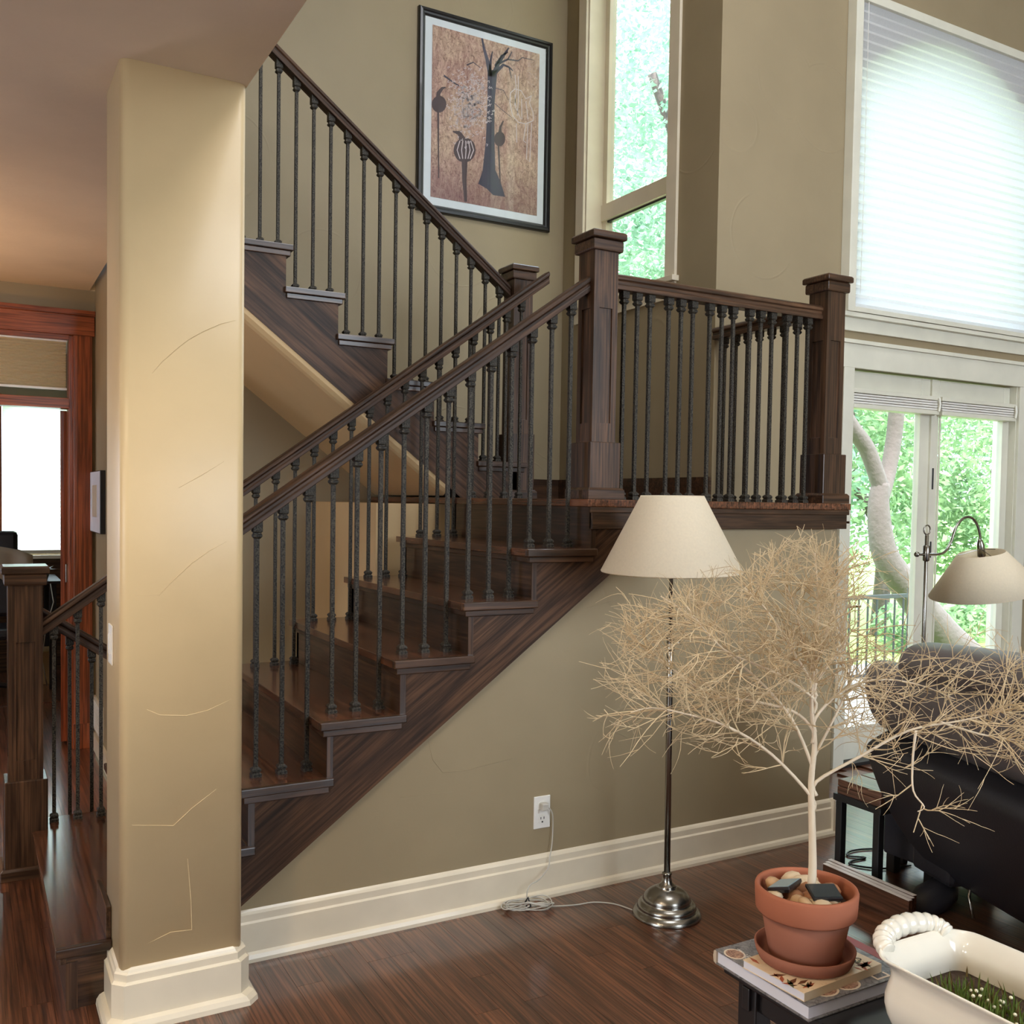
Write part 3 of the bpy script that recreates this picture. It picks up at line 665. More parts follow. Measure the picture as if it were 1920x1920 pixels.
# ================================================================== HALL AND OFFICE OBJECTS
pf = thing('picture_frame', 'small black-edged framed print on the narrow hall wall', 'picture', (HX, 2.85, 1.29))
bx('frame', (HX-.028, 2.60, 1.29), (HX, 3.09, 1.64), M['black_wood'], pf)
bx('mat', (HX-.030, 2.605, 1.295), (HX-.027, 3.085, 1.635), M['paper'], pf, 0)
bx('print', (HX-.0312, 2.74, 1.38), (HX-.0295, 2.96, 1.56), M['trim'], pf, 0)
vg = thing('air_vent', 'white slotted return air grille low on the hall wall', 'vent', (HX, 2.9, .1))
bx('frame', (HX-.012, 2.68, .115), (HX, 3.09, .315), M['trim'], vg)
for k in range(9): bx('louver', (HX-.017, 2.71, .137+.018*k), (HX-.011, 3.06, .147+.018*k), M['plastic'], vg, .001)
sw = thing('light_switch', 'white light switch plate on the left side of the pillar', 'switch', (PX0, -.075, 1.01))
bx('plate', (PX0-.006, -.118, 1.012), (PX0, -.044, 1.128), M['plastic'], sw, .002)
bx('rocker', (PX0-.010, -.096, 1.04), (PX0-.005, -.066, 1.10), M['plastic'], sw, .002)

ch = thing('office_chair', 'black office chair under a pale throw in the far room', 'chair', (.17, 4.75, 0))
bx('backrest', (-.10, 4.68, .62), (.345, 4.74, 1.235), M['leather'], ch, .03)
bx('seat', (-.12, 4.74, .44), (.36, 5.2, .52), M['leather'], ch, .03)
obj('gas_column', MB().tube([(.12, 4.97, .1), (.12, 4.97, .44)], .03, 10), M['dark'], ch, smooth=True)
for k in range(5):
    an = 2*PI*k/5; obj('leg', MB().tube([(.12, 4.97, .10), (.12+.28*math.cos(an), 4.97+.28*math.sin(an), .05)], [.025, .018], 6), M['dark'], ch)
th = MB(); rows = []
for i in range(15):
    t = i/14; row = []
    for j in range(13):
        s = j/12; a = (t-.5)*2
        x = -.06+.50*s; z = 1.13-.07*(2*s-1)**2-.30*max(0, abs(a)-.12)*(1+.15*math.sin(9*s)); y = 4.71+(.05 if a > 0 else -.05)*min(1, abs(a)/.15)+.012*math.sin(14*s+3*t)*(1 if a > 0 else -1)
        row.append((x, y-.0, z))
    rows.append(row)
vs = [p for r in rows for p in r]; fs = [(i*13+j, i*13+j+1, (i+1)*13+j+1, (i+1)*13+j) for i in range(14) for j in range(12)]
throw = obj('throw_blanket', MB().add(vs, fs), plain('pale_throw', s2l(205, 198, 186), .95), smooth=True)
so = throw.modifiers.new('t', 'SOLIDIFY'); so.thickness = .012
tag(throw, 'pale grey throw draped over the black office chair back', 'blanket')
dk = thing('desk', 'dark office desk edge seen behind the hall newel', 'desk', (.5, 5.3, 0))
bx('desktop', (-.5, 5.05, .815), (.66, 5.75, .838), M['black_wood'], dk)
for x, y in ((.60, 5.1), (.60, 5.7), (-.45, 5.1), (-.45, 5.7)): bx('leg', (x-.025, y-.025, 0), (x+.025, y+.025, .815), M['black_wood'], dk)
pl = thing('desk_plant', 'small plant with bluish pointed leaves on the office desk', 'plant', (.54, 5.2, .838))
obj('pot', MB().lathe([(.03, 0), (.045, .05), (.04, .05), (.035, .035)], (.54, 5.2, .838), 14), M['dark'], pl, smooth=True)
ml = plain('bluish_leaf', s2l(96, 92, 140), .4)
for k in range(9):
    an = 2*PI*k/9; r = .10
    obj('leaf', MB().add([(.54, 5.2, .87), (.54+.5*r*math.cos(an-.25), 5.2+.5*r*math.sin(an-.25), .925), (.54+r*math.cos(an), 5.2+r*math.sin(an), .92+.02*(k % 2)), (.54+.5*r*math.cos(an+.25), 5.2+.5*r*math.sin(an+.25), .925)], [(0, 1, 2, 3)]), ml, pl)
for i, pts in enumerate(([(.52, 5.04, .82), (.49, 5.02, .7), (.50, 5.03, .55), (.45, 5.05, .3), (.47, 5.1, .02)], [(.58, 5.04, .82), (.60, 5.02, .68), (.55, 5.03, .5), (.52, 5.05, .25), (.56, 5.12, .02)])):
    o = obj('power_cable', MB().tube(pts, .004, 5), M['wire'], smooth=True); tag(o, ('left' if i == 0 else 'right')+' pale cord hanging below the office desk', 'cord', 'desk cords')
cb = obj('cardboard_box', MB().box((.30, 5.3, 0), (.62, 5.6, .26)), plain('cardboard', s2l(150, 118, 76), .9), bevel=.004)
tag(cb, 'tan cardboard box under the office desk', 'box')
# hall lamp that lights the soffit and hall ceiling
hl = thing('table_lamp', 'warm table lamp standing on the hall console', 'lamp', (-.95, 2.05, .80))
obj('base', MB().lathe([(.07, 0), (.07, .02), (.02, .04), (.045, .13), (.03, .22), (.012, .26), (.012, .34)], (-.95, 2.05, .80), 20), M['nickel'], hl, smooth=True)
obj('lamp_shade', MB().add([p for r, z in ((.17, 1.10), (.11, 1.32)) for p in [(-.95+r*math.cos(2*PI*k/28), 2.05+r*math.sin(2*PI*k/28), z) for k in range(28)]], [(k, (k+1) % 28, 28+(k+1) % 28, 28+k) for k in range(28)]), M['shade'], hl, smooth=True)
cs = thing('console_table', 'dark console table against the hall wall', 'table', (-.95, 2.05, 0))
bx('top', (-1.3, 1.75, .77), (-.6, 2.3, .80), M['black_wood'], cs)
for x in (-1.27, -.63):
    for y in (1.78, 2.27): bx('leg', (x-.02, y-.02, 0), (x+.02, y+.02, .77), M['black_wood'], cs)
lamp('hall_lamp_bulb', 'POINT', (-.95, 2.05, 1.24), 125, (1.0, .58, .25), size=.05)
for i, (x, y, pw) in enumerate(((-.55, -1.55, 150), (-1.0, .5, 30), (-.9, -3.0, 60))):  # unseen downlights added to warm the pillar and hall
    t = thing('added_downlight', ('added unseen downlight warming the pillar', 'added unseen downlight in the hall by the console', 'added unseen downlight in the hall near the viewer')[i], 'ceiling light', (x, y, CEIL), 'added hall downlights')
    obj('trim_ring', MB().lathe([(.085, -.004), (.085, 0), (.065, 0), (.065, -.004)], (x, y, CEIL), 28, close=True), M['trim'], t, smooth=True)
    lamp('added_hall_spot', 'SPOT', (x, y, CEIL-.02), pw, (1.0, .80, .56), target=(x, y, 0), size=.06, spot=math.radians(150))

for i, (x, y) in enumerate(((-2.1, -2.9), (-2.1, -3.9))):  # unseen pendants added to brighten the hall ceiling and pillar front
    t = thing('added_pendant', ('nearer', 'farther')[i]+' added unseen pendant warming the ceiling and pillar', 'lamp', (x, y, 1.85), 'added pendants')
    obj('glass_globe', MB().ball((x, y, 1.85), .09, 20, 12), M['glass'], t, smooth=True)
    obj('stem', MB().tube([(x, y, 1.93), (x, y, CEIL)], .006, 8), M['nickel'], t)
    lamp('added_pendant_bulb', 'POINT', (x, y, 1.85), 40, (1.0, .82, .60), size=.05)
# ================================================================== FRAMED PRINT ON THE STAIRWELL WALL
AXL, AXR, AZB, AZT = 2.365, 3.29, 3.23, 4.42
yw = YB
ar = thing('framed_print', 'large black framed print of a bare tree and seed pods', 'picture', (2.83, yw, 3.23))
fm = MB(); fwid = .048
def frame_ring(o0, y0, o1, y1, mb):
    a = [(AXL+o0, AZB+o0), (AXR-o0, AZB+o0), (AXR-o0, AZT-o0), (AXL+o0, AZT-o0)]; b = [(AXL+o1, AZB+o1), (AXR-o1, AZB+o1), (AXR-o1, AZT-o1), (AXL+o1, AZT-o1)]
    for k in range(4):
        j = (k+1) % 4; mb.add([(a[k][0], y0, a[k][1]), (a[j][0], y0, a[j][1]), (b[j][0], y1, b[j][1]), (b[k][0], y1, b[k][1])], [(0, 1, 2, 3)])
pr = [(0, yw), (0, yw-.022), (.006, yw-.032), (.020, yw-.034), (.026, yw-.026), (.036, yw-.024), (.046, yw-.012), (.048, yw-.010)]
for q, r in zip(pr[:-1], pr[1:]): frame_ring(q[0], q[1], r[0], r[1], fm)
obj('frame', fm, M['black_wood'], ar)
bx('mat', (AXL+.04, yw-.012, AZB+.04), (AXR-.04, yw-.008, AZT-.04), plain('mat_board', s2l(236, 230, 226), .7), ar, 0)
def art_mat():
    m, nt, b = nmat('print_background')
    v = coords(nt, (1, 1, 1)); v2 = coords(nt, (3.2, 1, 1.2))
    n1 = noise(nt, v, 3.2, 6, .65); n2 = noise(nt, v2, 7, 8, .8, 2.5); n3 = noise(nt, v, 24, 6, .8, 3.0)
    c = ramp(nt, n1, [(.3, s2l(150, 88, 80)), (.45, s2l(196, 142, 118)), (.58, s2l(224, 182, 142)), (.75, s2l(236, 204, 152))])
    c = mixc(nt, .6, c, ramp(nt, n2, [(.40, s2l(120, 66, 66)), (.6, s2l(226, 184, 160))]))
    c = mixc(nt, .75, c, ramp(nt, n3, [(.40, (.30, .20, .20, 1)), (.47, (1, 1, 1, 1))]), 'MULTIPLY')
    # print darkens to plum at its foot
    se = nt.nodes.new('ShaderNodeSeparateXYZ'); tc = nt.nodes.new('ShaderNodeTexCoord'); nt.links.new(tc.outputs['Generated'], se.inputs[0])
    c = mixc(nt, ramp(nt, se.outputs['Z'], [(.04, (.75, .75, .75, 1)), (.3, (0, 0, 0, 1))]), c, mixc(nt, .65, c, s2l(104, 52, 58)))
    nt.links.new(c, b.inputs['Base Color']); b.inputs['Roughness'].default_value = .35; return m
PXL, PXR, PZB, PZT = 2.457, 3.198, 3.322, 4.332
pt = bx('print', (PXL, yw-.014, PZB), (PXR, yw-.011, PZT), art_mat(), ar, 0)
def A(X, Y):
    u = (X-214)/832.; tp = 182+243*u; bt = 1530+158*u; v = (Y-tp)/(bt-tp)
    return (PXL+(PXR-PXL)*u, PZT-(PZT-PZB)*v)
YA = yw-.0146
def ribbon(mb, pts, ws, y=YA):
    P = [Vector((*A(*p), 0)) for p in pts]; n = len(P)
    if not hasattr(ws, '__len__'): ws = [ws]*n
    vs = []
    for i, p in enumerate(P):
        t = (P[min(i+1, n-1)]-P[max(i-1, 0)]).normalized(); q = Vector((-t.y, t.x, 0))
        wd = ws[i]*.00044 if len(ws) == n else (ws[0]+(ws[-1]-ws[0])*i/(n-1))*.00044
        for s in (1, -1): e = p+q*wd*s; vs.append((e.x, y, e.y))
    mb.add(vs, [(2*i, 2*i+1, 2*i+3, 2*i+2) for i in range(n-1)])
mt = plain('print_indigo_ink', s2l(58, 46, 62), .5); mp = plain('print_umber_ink', s2l(72, 44, 44), .5); mw = plain('print_pale_line', s2l(222, 196, 190), .6)
tr = MB()
tr.add([(A(*p)[0], YA, A(*p)[1]) for p in [(632, 540), (634, 800), (626, 1100), (604, 1330), (572, 1430), (640, 1470), (690, 1520), (785, 1535), (748, 1420), (704, 1320), (694, 1100), (690, 800), (708, 540)]], [tuple(range(13))])
for pts, ws in ((((655, 590), (628, 460), (604, 380), (585, 292)), (36, 14)), (((650, 570), (655, 460), (668, 395)), (24, 8)), (((675, 580), (720, 480), (762, 420), (797, 368)), (34, 10)), (((690, 510), (740, 430), (790, 402)), (18, 8)),
                (((695, 560), (755, 500), (800, 520), (832, 548)), (24, 8)), (((720, 490), (790, 458), (822, 400)), (16, 6)), (((785, 458), (872, 472), (905, 448), (1000, 470)), (10, 4)), (((800, 522), (812, 570), (822, 605)), (10, 4)), (((690, 680), (760, 700), (800, 780)), (5, 4)), (((690, 800), (760, 860), (830, 915)), (5, 3)), (((470, 500), (520, 478), (575, 520)), (10, 4)), (((300, 580), (380, 640), (450, 680)), (14, 5))):
    ribbon(tr, pts, ws)
obj('painted_tree', tr, mt, pt)
def pod(cx, cy, rx, ry, beak, stem, sw, stripes=False):
    mb = MB(); mb.add([(A(cx+rx*math.cos(2*PI*k/18), cy+ry*math.sin(2*PI*k/18))[0], YA, A(cx+rx*math.cos(2*PI*k/18), cy+ry*math.sin(2*PI*k/18))[1]) for k in range(18)], [tuple(range(18))])
    ribbon(mb, beak, (rx*.7, 8), YA-.0002); ribbon(mb, stem, sw, YA-.0003); o = obj('painted_pod', mb, mp, pt)
    if stripes:
        m2 = MB()
        for s in (-.6, -.25, .1, .42, .7): ribbon(m2, [(cx+rx*s*.75, cy-ry*.75), (cx+rx*s*1.15, cy), (cx+rx*s*.7, cy+ry*.7)], 7, YA-.0006)
        obj('painted_stripes', m2, mw, pt)
pod(268, 805, 54, 66, ((262, 770), (262, 720), (290, 680), (315, 672)), ((262, 860), (266, 1100), (272, 1385)), (14, 8))
pod(465, 1165, 84, 98, ((450, 1090), (420, 1030), (372, 1018)), ((465, 1240), (465, 1400), (478, 1572)), (46, 22), True)
pod(735, 1080, 44, 58, ((738, 1050), (738, 990), (762, 938)), ((725, 1120), (735, 1280), (745, 1430)), (14, 9))
wl = MB()
for pts in (((850, 580), (862, 700), (850, 820)), ((875, 590), (878, 800), (872, 900)), ((815, 720), (812, 800), (835, 900), (880, 950), (940, 965), (1005, 940), (1000, 880), (970, 800), (985, 745)), ((815, 720), (850, 690), (900, 705), (940, 770), (985, 745)), ((850, 740), (860, 840), (900, 925)), ((905, 770), (910, 930)), ((940, 790), (960, 930)), ((960, 960), (952, 1240), (980, 1262), (990, 960)), ((945, 960), (925, 1095), (945, 1112)), ((865, 960), (872, 1110))):
    ribbon(wl, pts, 7)
for k in range(420):                                       # pale scribble left of the trunk
    x = random.gauss(500, 75); y = random.gauss(800, 120); a = random.random()*6.3
    if not 330 < x < 690: continue
    ribbon(wl, [(x, y), (x+14*math.cos(a), y+14*math.sin(a)), (x+18*math.cos(a+1.1), y+18*math.sin(a+1.1))], 5, YA-.0008)
obj('painted_lines', wl, mw, pt)
gl = bx('glazing', (AXL+.045, yw-.0185, AZB+.045), (AXR-.045, yw-.0175, AZT-.045), M['glass'], ar, 0)
# ================================================================== FLOOR LAMP, OUTLET, CORD
LX, LY = 2.262, -.355
fl_ = thing('floor_lamp', 'brushed nickel floor lamp with wide cream shade before the stair wall', 'floor lamp', (LX, LY, 0))
obj('base', MB().lathe([(.124, 0), (.126, .006), (.122, .016), (.112, .024), (.104, .028), (.108, .034), (.104, .044), (.094, .050), (.085, .054), (.088, .060), (.080, .076), (.062, .092), (.040, .101), (.032, .104), (.034, .108), (.028, .113), (.020, .122), (.0165, .136), (.0145, .15), (.018, .152), (.018, .157), (.013, .16), (.004, .165)], (LX, LY, 0), 48), M['nickel'], fl_, smooth=True)
obj('pole', MB().lathe([(.0115, .15), (.0115, .985), (.009, .99)], (LX, LY, 0), 20), M['nickel'], fl_, smooth=True)
obj('collar', MB().lathe([(.012, .975), (.016, .98), (.016, .99), (.013, .995), (.013, 1.015), (.016, 1.02), (.016, 1.026), (.008, 1.03)], (LX, LY, 0), 20), M['nickel'], fl_, smooth=True)
obj('thumb_screw', MB().tube([(LX+.01, LY-.005, 1.005), (LX+.035, LY-.018, 1.005)], [.004, .006], 8), M['nickel'], fl_, smooth=True)
obj('upper_pole', MB().lathe([(.0072, 1.02), (.0072, 1.30), (.018, 1.305), (.018, 1.38), (.004, 1.385)], (LX, LY, 0), 16), M['nickel'], fl_, smooth=True)
sh = []
for r, z in ((.252, 1.262), (.254, 1.266), (.1145, 1.533), (.113, 1.537), (.1105, 1.533), (.2505, 1.266)): sh.append((r, z))
obj('lamp_shade', MB().lathe(sh, (LX, LY, 0), 64, close=True), M['shade'], fl_, smooth=True)
sp = MB()
for k in range(3):
    an = 2*PI*k/3; sp.tube([(LX, LY, 1.50), (LX+.112*math.cos(an), LY+.112*math.sin(an), 1.525)], .002, 5)
sp.tube([(LX, LY, 1.38), (LX, LY, 1.51)], .003, 6)
obj('shade_spider', sp, M['nickel'], fl_)
fl_.rotation_euler = (math.radians(.5), math.radians(-1.0), 0)

ou = thing('wall_outlet', 'white duplex outlet with a plug on the tan stair wall', 'outlet', (1.933, 0, .26))
bx('plate', (1.897, -.006, .264), (1.969, 0, .388), M['plastic'], ou, .002)
for zc in (.300, .352): obj('receptacle', MB().prism(rrect(1.917, zc-.017, 1.949, zc+.017, .012, 4), 'y', -.0085, -.005), M['plastic'], ou)
for dx in (-.007, .007): bx('slot', (1.933+dx-.0015, -.0092, .300), (1.933+dx+.0015, -.0084, .309), M['dark'], ou, 0)
bx('slot', (1.930, -.0092, .287), (1.936, -.0084, .293), M['dark'], ou, 0)
cd = thing('lamp_cord', 'clear grey lamp cord with a tied bundle beside the baseboard', 'cord', (1.80, -.09, 0))
bx('plug', (1.919, -.033, .338), (1.947, -.0088, .366), M['wire'], cd, .004)
def smoothpts(P, n=6):
    P = [Vector(p) for p in P]; out = []
    for i in range(len(P)-1):
        p0, p1, p2, p3 = P[max(i-1, 0)], P[i], P[i+1], P[min(i+2, len(P)-1)]
        for k in range(n):
            t = k/n; out.append(.5*((2*p1)+(-p0+p2)*t+(2*p0-5*p1+4*p2-p3)*t*t+(-p0+3*p1-3*p2+p3)*t**3))
    return out+[P[-1]]
obj('wire', MB().tube(smoothpts([(1.947, -.028, .350), (1.968, -.024, .32), (1.977, -.014, .26), (1.972, -.018, .20), (1.962, -.022, .16), (1.945, -.036, .12), (1.895, -.052, .088), (1.855, -.06, .08), (1.838, -.065, .06), (1.834, -.07, .02)]), .0023, 6), M['wire'], cd, smooth=True)
obj('wire', MB().tube(smoothpts([(1.88, -.10, .006), (2.0, -.14, .005), (2.08, -.15, .004), (2.14, -.20, .004), (2.17, -.28, .004), (2.175, -.32, .006)]), .0023, 6), M['wire'], cd, smooth=True)
random.seed(3)
for k in range(7):
    e1, e2 = .075+random.random()*.03, .06+random.random()*.03; yo = random.uniform(-.014, .014); zo = .008+.005*k*.7
    c0 = Vector((1.83, -.085+yo*.3, zo)); ax = Vector((.85, -.25, 0)).normalized(); pe = Vector((.25, .85, 0)).normalized()
    lp = []
    for j in range(25):
        an = 2*PI*j/24; lp.append(c0+ax*(e1+.0)*math.cos(an)+pe*(.010+.020*abs(math.cos(an)))*math.sin(an)*(1+k*.12)+Vector((0, 0, .008*math.sin(2*an+k))))
    obj('coil_loop', MB().tube(lp, .0023, 5, cap=False), M['wire'], cd, smooth=True)
obj('twist_tie', MB().tube([(1.83, -.105, .02), (1.83, -.085, .045), (1.83, -.065, .02), (1.83, -.085, .004), (1.83, -.105, .02)], .003, 6), M['black_cord'], cd)

# ================================================================== BLACK SIDE TABLE IN FRONT WITH BOOKS, POT AND PLANTER
tbx0, tbx1, tby0, tby1 = 1.492, 1.752, -2.60, -1.54
TZ = .50
bt = thing('side_table', 'black mission style table carrying the books and planter', 'table', (1.75, -2.0, 0))
bx('top', (tbx0-.015, tby0, TZ-.022), (tbx1+.015, tby1+.012, TZ), M['black_wood'], bt, .004)
for x in (tbx0+.01, tbx1-.055):
    for y in (tby1-.065, tby0+.03): bx('leg', (x, y, 0), (x+.045, y+.055, TZ-.022), M['black_wood'], bt, .003)
bx('apron', (tbx0+.02, tby0+.08, TZ-.085), (tbx0+.038, tby1-.065, TZ-.022), M['black_wood'], bt, .002); bx('apron', (tbx0+.055, tby1-.04, TZ-.085), (tbx1-.055, tby1-.022, TZ-.022), M['black_wood'], bt, .002)
bx('tenon', (tbx0+.002, tby1-.052, TZ-.085), (tbx0+.012, tby1-.030, TZ-.035), M['black_wood'], bt, .002)
for k in range(5): bx('slat', (tbx0+.022, tby1-.19-.13*k, .14), (tbx0+.034, tby1-.13-.13*k, TZ-.085), M['black_wood'], bt, .002)
bx('stretcher', (tbx0+.018, tby0+.08, .09), (tbx0+.038, tby1-.065, .14), M['black_wood'], bt, .002)

def cover_mat(name, stops, sc):
    m, nt, b = nmat(name); v = coords(nt); n = noise(nt, v, sc, 6, .75, 1.2); nt.links.new(ramp(nt, n, stops), b.inputs['Base Color']); b.inputs['Roughness'].default_value = .35; return m
cg = cover_mat('mottled_grey_cover', [(.34, s2l(58, 54, 54)), (.5, s2l(112, 110, 112)), (.62, s2l(140, 136, 134))], 55)
cl = cover_mat('floral_cream_cover', [(.30, s2l(150, 110, 78)), (.40, s2l(222, 196, 160)), (.7, s2l(232, 214, 184))], 32)
B1 = thing('hardcover_book', 'large mottled grey hardcover book lying on the black table', 'book', (1.6, -1.67, TZ))
b1x0, b1x1, b1y0, b1y1 = 1.458, 1.775, -1.795, -1.522
bx('back_cover', (b1x0, b1y0, TZ), (b1x1, b1y1, TZ+.003), cg, B1, .001)
bx('pages', (b1x0+.005, b1y0+.006, TZ+.003), (b1x1-.005, b1y1-.002, TZ+.029), M['paper'], B1, 0)
fc = bx('front_cover', (b1x0, b1y0, TZ+.029), (b1x1, b1y1, TZ+.032), cg, B1, .001)
obj('spine', MB().prism([(b1y1-.004, TZ), (b1y1+.004, TZ+.004), (b1y1+.006, TZ+.016), (b1y1+.004, TZ+.028), (b1y1-.004, TZ+.032)], 'x', b1x0, b1x1), plain('pale_spine', s2l(196, 180, 160), .5), B1)
bx('red_border', (b1x1-.03, b1y0+.01, TZ+.0320), (b1x1-.002, b1y1-.02, TZ+.0324), plain('red_print', s2l(140, 62, 62), .4), B1, 0)
def text(s, loc, size, mat, par, rz, name='lettering', ext=.0002):
    cu = bpy.data.curves.new(name, 'FONT'); cu.body = s; cu.size = size; cu.extrude = ext; cu.resolution_u = 3
    tmp = bpy.data.objects.new(name, cu); COL.objects.link(tmp)
    dg = bpy.context.evaluated_depsgraph_get(); me = bpy.data.meshes.new_from_object(tmp.evaluated_get(dg)); bpy.data.objects.remove(tmp)
    me.materials.clear(); me.materials.append(mat)
    o = bpy.data.objects.new(name, me); COL.objects.link(o); o.parent = par; p = wloc(par); o.location = (loc[0]-p.x, loc[1]-p.y, loc[2]-p.z); o.rotation_euler = (0, 0, rz); return o
wh = plain('pale_print', s2l(206, 200, 192), .5); ik = plain('black_print', s2l(30, 28, 26), .5)
text('THE', (b1x0+.028, b1y1-.022, TZ+.0325), .026, wh, B1, -PI/2)
# big outlined letters peeping out below the paperback
ol = plain('letter_outline', s2l(226, 208, 186), .5); fi = cover_mat('letter_fill', [(.4, s2l(104, 64, 54)), (.6, s2l(198, 160, 134))], 70)
def letter_blob(cx, cy, rx, ry, par):
    zt = TZ+.0324
    for r, mt_, dz, nm in ((1.0, ol, 0, 'letter_outline'), (.82, fi, .0004, 'letter_fill')):
        obj(nm, MB().prism([(cx+rx*r*math.cos(2*PI*k/20), cy+ry*r*math.sin(2*PI*k/20)) for k in range(20)], 'z', zt+dz-.0003, zt+dz), mt_, par)
letter_blob(1.535, -1.766, .030, .022, B1); letter_blob(1.595, -1.768, .030, .022, B1); letter_blob(1.480, -1.560, .022, .025, B1)
zt = TZ+.0324
obj('letter_outline', MB().prism([(1.665, -1.785), (1.705, -1.785), (1.705, -1.765), (1.700, -1.765), (1.700, -1.780), (1.670, -1.780), (1.670, -1.750), (1.665, -1.750)], 'z', zt-.0003, zt), ol, B1)
ZB = TZ+.032
B2 = thing('paperback_book', 'cream floral paperback lying under the terracotta saucer', 'book', (1.57, -1.7, ZB))
b2 = [(1.455, -1.622), (1.462, -1.772), (1.697, -1.758), (1.690, -1.565), (1.50, -1.575)]
b2 = [(1.452, -1.615), (1.462, -1.778), (1.700, -1.764), (1.690, -1.601)]
cen = Vector((sum(p[0] for p in b2)/4, sum(p[1] for p in b2)/4))
ins = [tuple(cen+(Vector(p)-cen)*.985) for p in b2]
obj('pages', MB().prism(ins, 'z', ZB+.001, ZB+.0165), M['paper'], B2)
obj('back_cover', MB().prism(b2, 'z', ZB+.0002, ZB+.001), cl, B2); obj('front_cover', MB().prism(b2, 'z', ZB+.0165, ZB+.0178), cl, B2)
obj('spine', MB().prism([(1.462, -1.7785), (1.700, -1.7645), (1.700, -1.7638), (1.462, -1.7778)], 'z', ZB+.0002, ZB+.0178), plain('cream_spine', s2l(206, 186, 156), .5), B2)
text('I', (1.655, -1.712, ZB+.018), .03, ik, B2, PI/2+.06); text('OS', (1.642, -1.735, ZB+.018), .03, ik, B2, .06)
fo_ = plain('green_print', s2l(96, 100, 70), .5); rd = plain('rust_print', s2l(178, 96, 66), .5); br0 = plain('brown_print', s2l(110, 70, 46), .5)
random.seed(11)
for k in range(30):
    while True:
        x = random.uniform(1.462, 1.68); y = random.uniform(-1.765, -1.625)
        if math.hypot(x-1.572, y+1.672) > .107: break
    a = random.random()*6.28; l = random.uniform(.008, .020)
    obj('floral_mark', MB().prism([(x+l*math.cos(a), y+l*math.sin(a)), (x+l*.3*math.cos(a+1.57), y+l*.3*math.sin(a+1.57)), (x-l*math.cos(a), y-l*math.sin(a)), (x-l*.3*math.cos(a+1.57), y-l*.3*math.sin(a+1.57))], 'z', ZB+.0178, ZB+.0181), (fo_, rd, br0)[k % 3], B2)
ZS = ZB+.0182
PXc, PYc = 1.572, -1.672
sa = obj('plant_saucer', MB().lathe([(.080, 0), (.095, .003), (.101, .016), (.104, .030), (.100, .031), (.096, .018), (.088, .008), (.0, .0075)][:-1]+[(.002, .0075)], (PXc, PYc, ZS), 48), M['terra'], smooth=True)
tag(sa, 'round terracotta saucer on the cream paperback', 'saucer')
ZP = ZS+.008
pot = thing('potted_tree', 'leafless dried tree with tangled pale twigs in a terracotta pot', 'potted plant', (PXc, PYc, ZP))
obj('pot_body', MB().lathe([(.070, 0), (.074, .004), (.092, .098), (.088, .098), (.070, .01), (.002, .01)], (PXc, PYc, ZP), 48), M['terra'], pot, smooth=True)
obj('pot_rim', MB().lathe([(.090, .094), (.101, .096), (.1035, .100), (.106, .144), (.104, .149), (.098, .149), (.095, .142), (.089, .096)], (PXc, PYc, ZP), 48, close=True), M['terra_rim'], pot, smooth=True)
obj('soil', MB().lathe([(.0, .11), (.093, .112)][::-1]+[], (PXc, PYc, ZP), 24), plain('dark_soil', s2l(70, 50, 36), .95), pot)
PTOP = ZP+.149
random.seed(5)
pm = [plain('pebble_tan', s2l(186, 150, 110), .6), plain('pebble_pale', s2l(210, 188, 156), .6), plain('pebble_rust', s2l(166, 112, 74), .6)]
gtop = []
for k in range(30):
    an = random.random()*2*PI; rr = .080*math.sqrt(random.random()); r = random.uniform(.012, .021)
    mb = MB().ball((0, 0, 0), (r*1.25, r, r*.75), 9, 6)
    o = obj('pebble', mb, pm[k % 3], None, smooth=True); o.location = (PXc+rr*math.cos(an), PYc+rr*math.sin(an), ZP+.122+random.random()*.012+.0004*k*.5); o.rotation_euler = (random.random()*.6, random.random()*.6, random.random()*6)
    tag(o, 'tumbled tan pebble among the stones in the terracotta pot', 'pebble', 'pebbles in the terracotta pot')
sl = plain('black_slate', s2l(40, 46, 50), .2); sl2 = plain('solar_panel_glass', s2l(150, 170, 178), .15)
def panel(label, cx, cy, z, rz, rx):
    t = thing('solar_light', label, 'solar light', (cx, cy, z), 'solar lights in the pot'); h = .031
    a = MB().loft([[(cx-h*s, cy-h*.8*s, z+dz), (cx+h*s, cy-h*.8*s, z+dz), (cx+h*s, cy+h*.8*s, z+dz), (cx-h*s, cy+h*.8*s, z+dz)] for s, dz in ((.8, -.014), (1, -.006), (1, 0))]); obj('housing', a, M['black_wood'], t, bevel=.001)
    obj('solar_cell', MB().box((cx-h*.9, cy-h*.7, z), (cx+h*.9, cy+h*.7, z+.001)), sl2 if 'left' in label else sl, t)
    t.rotation_euler = (rx, 0, rz)
panel('black solar light panel in front of the trunk in the pot', PXc-.004, PYc-.052, ZP+.157, -.45, .22)
panel('tilted solar light on the left side of the pot', PXc-.046, PYc+.018, ZP+.156, .35, -.30)
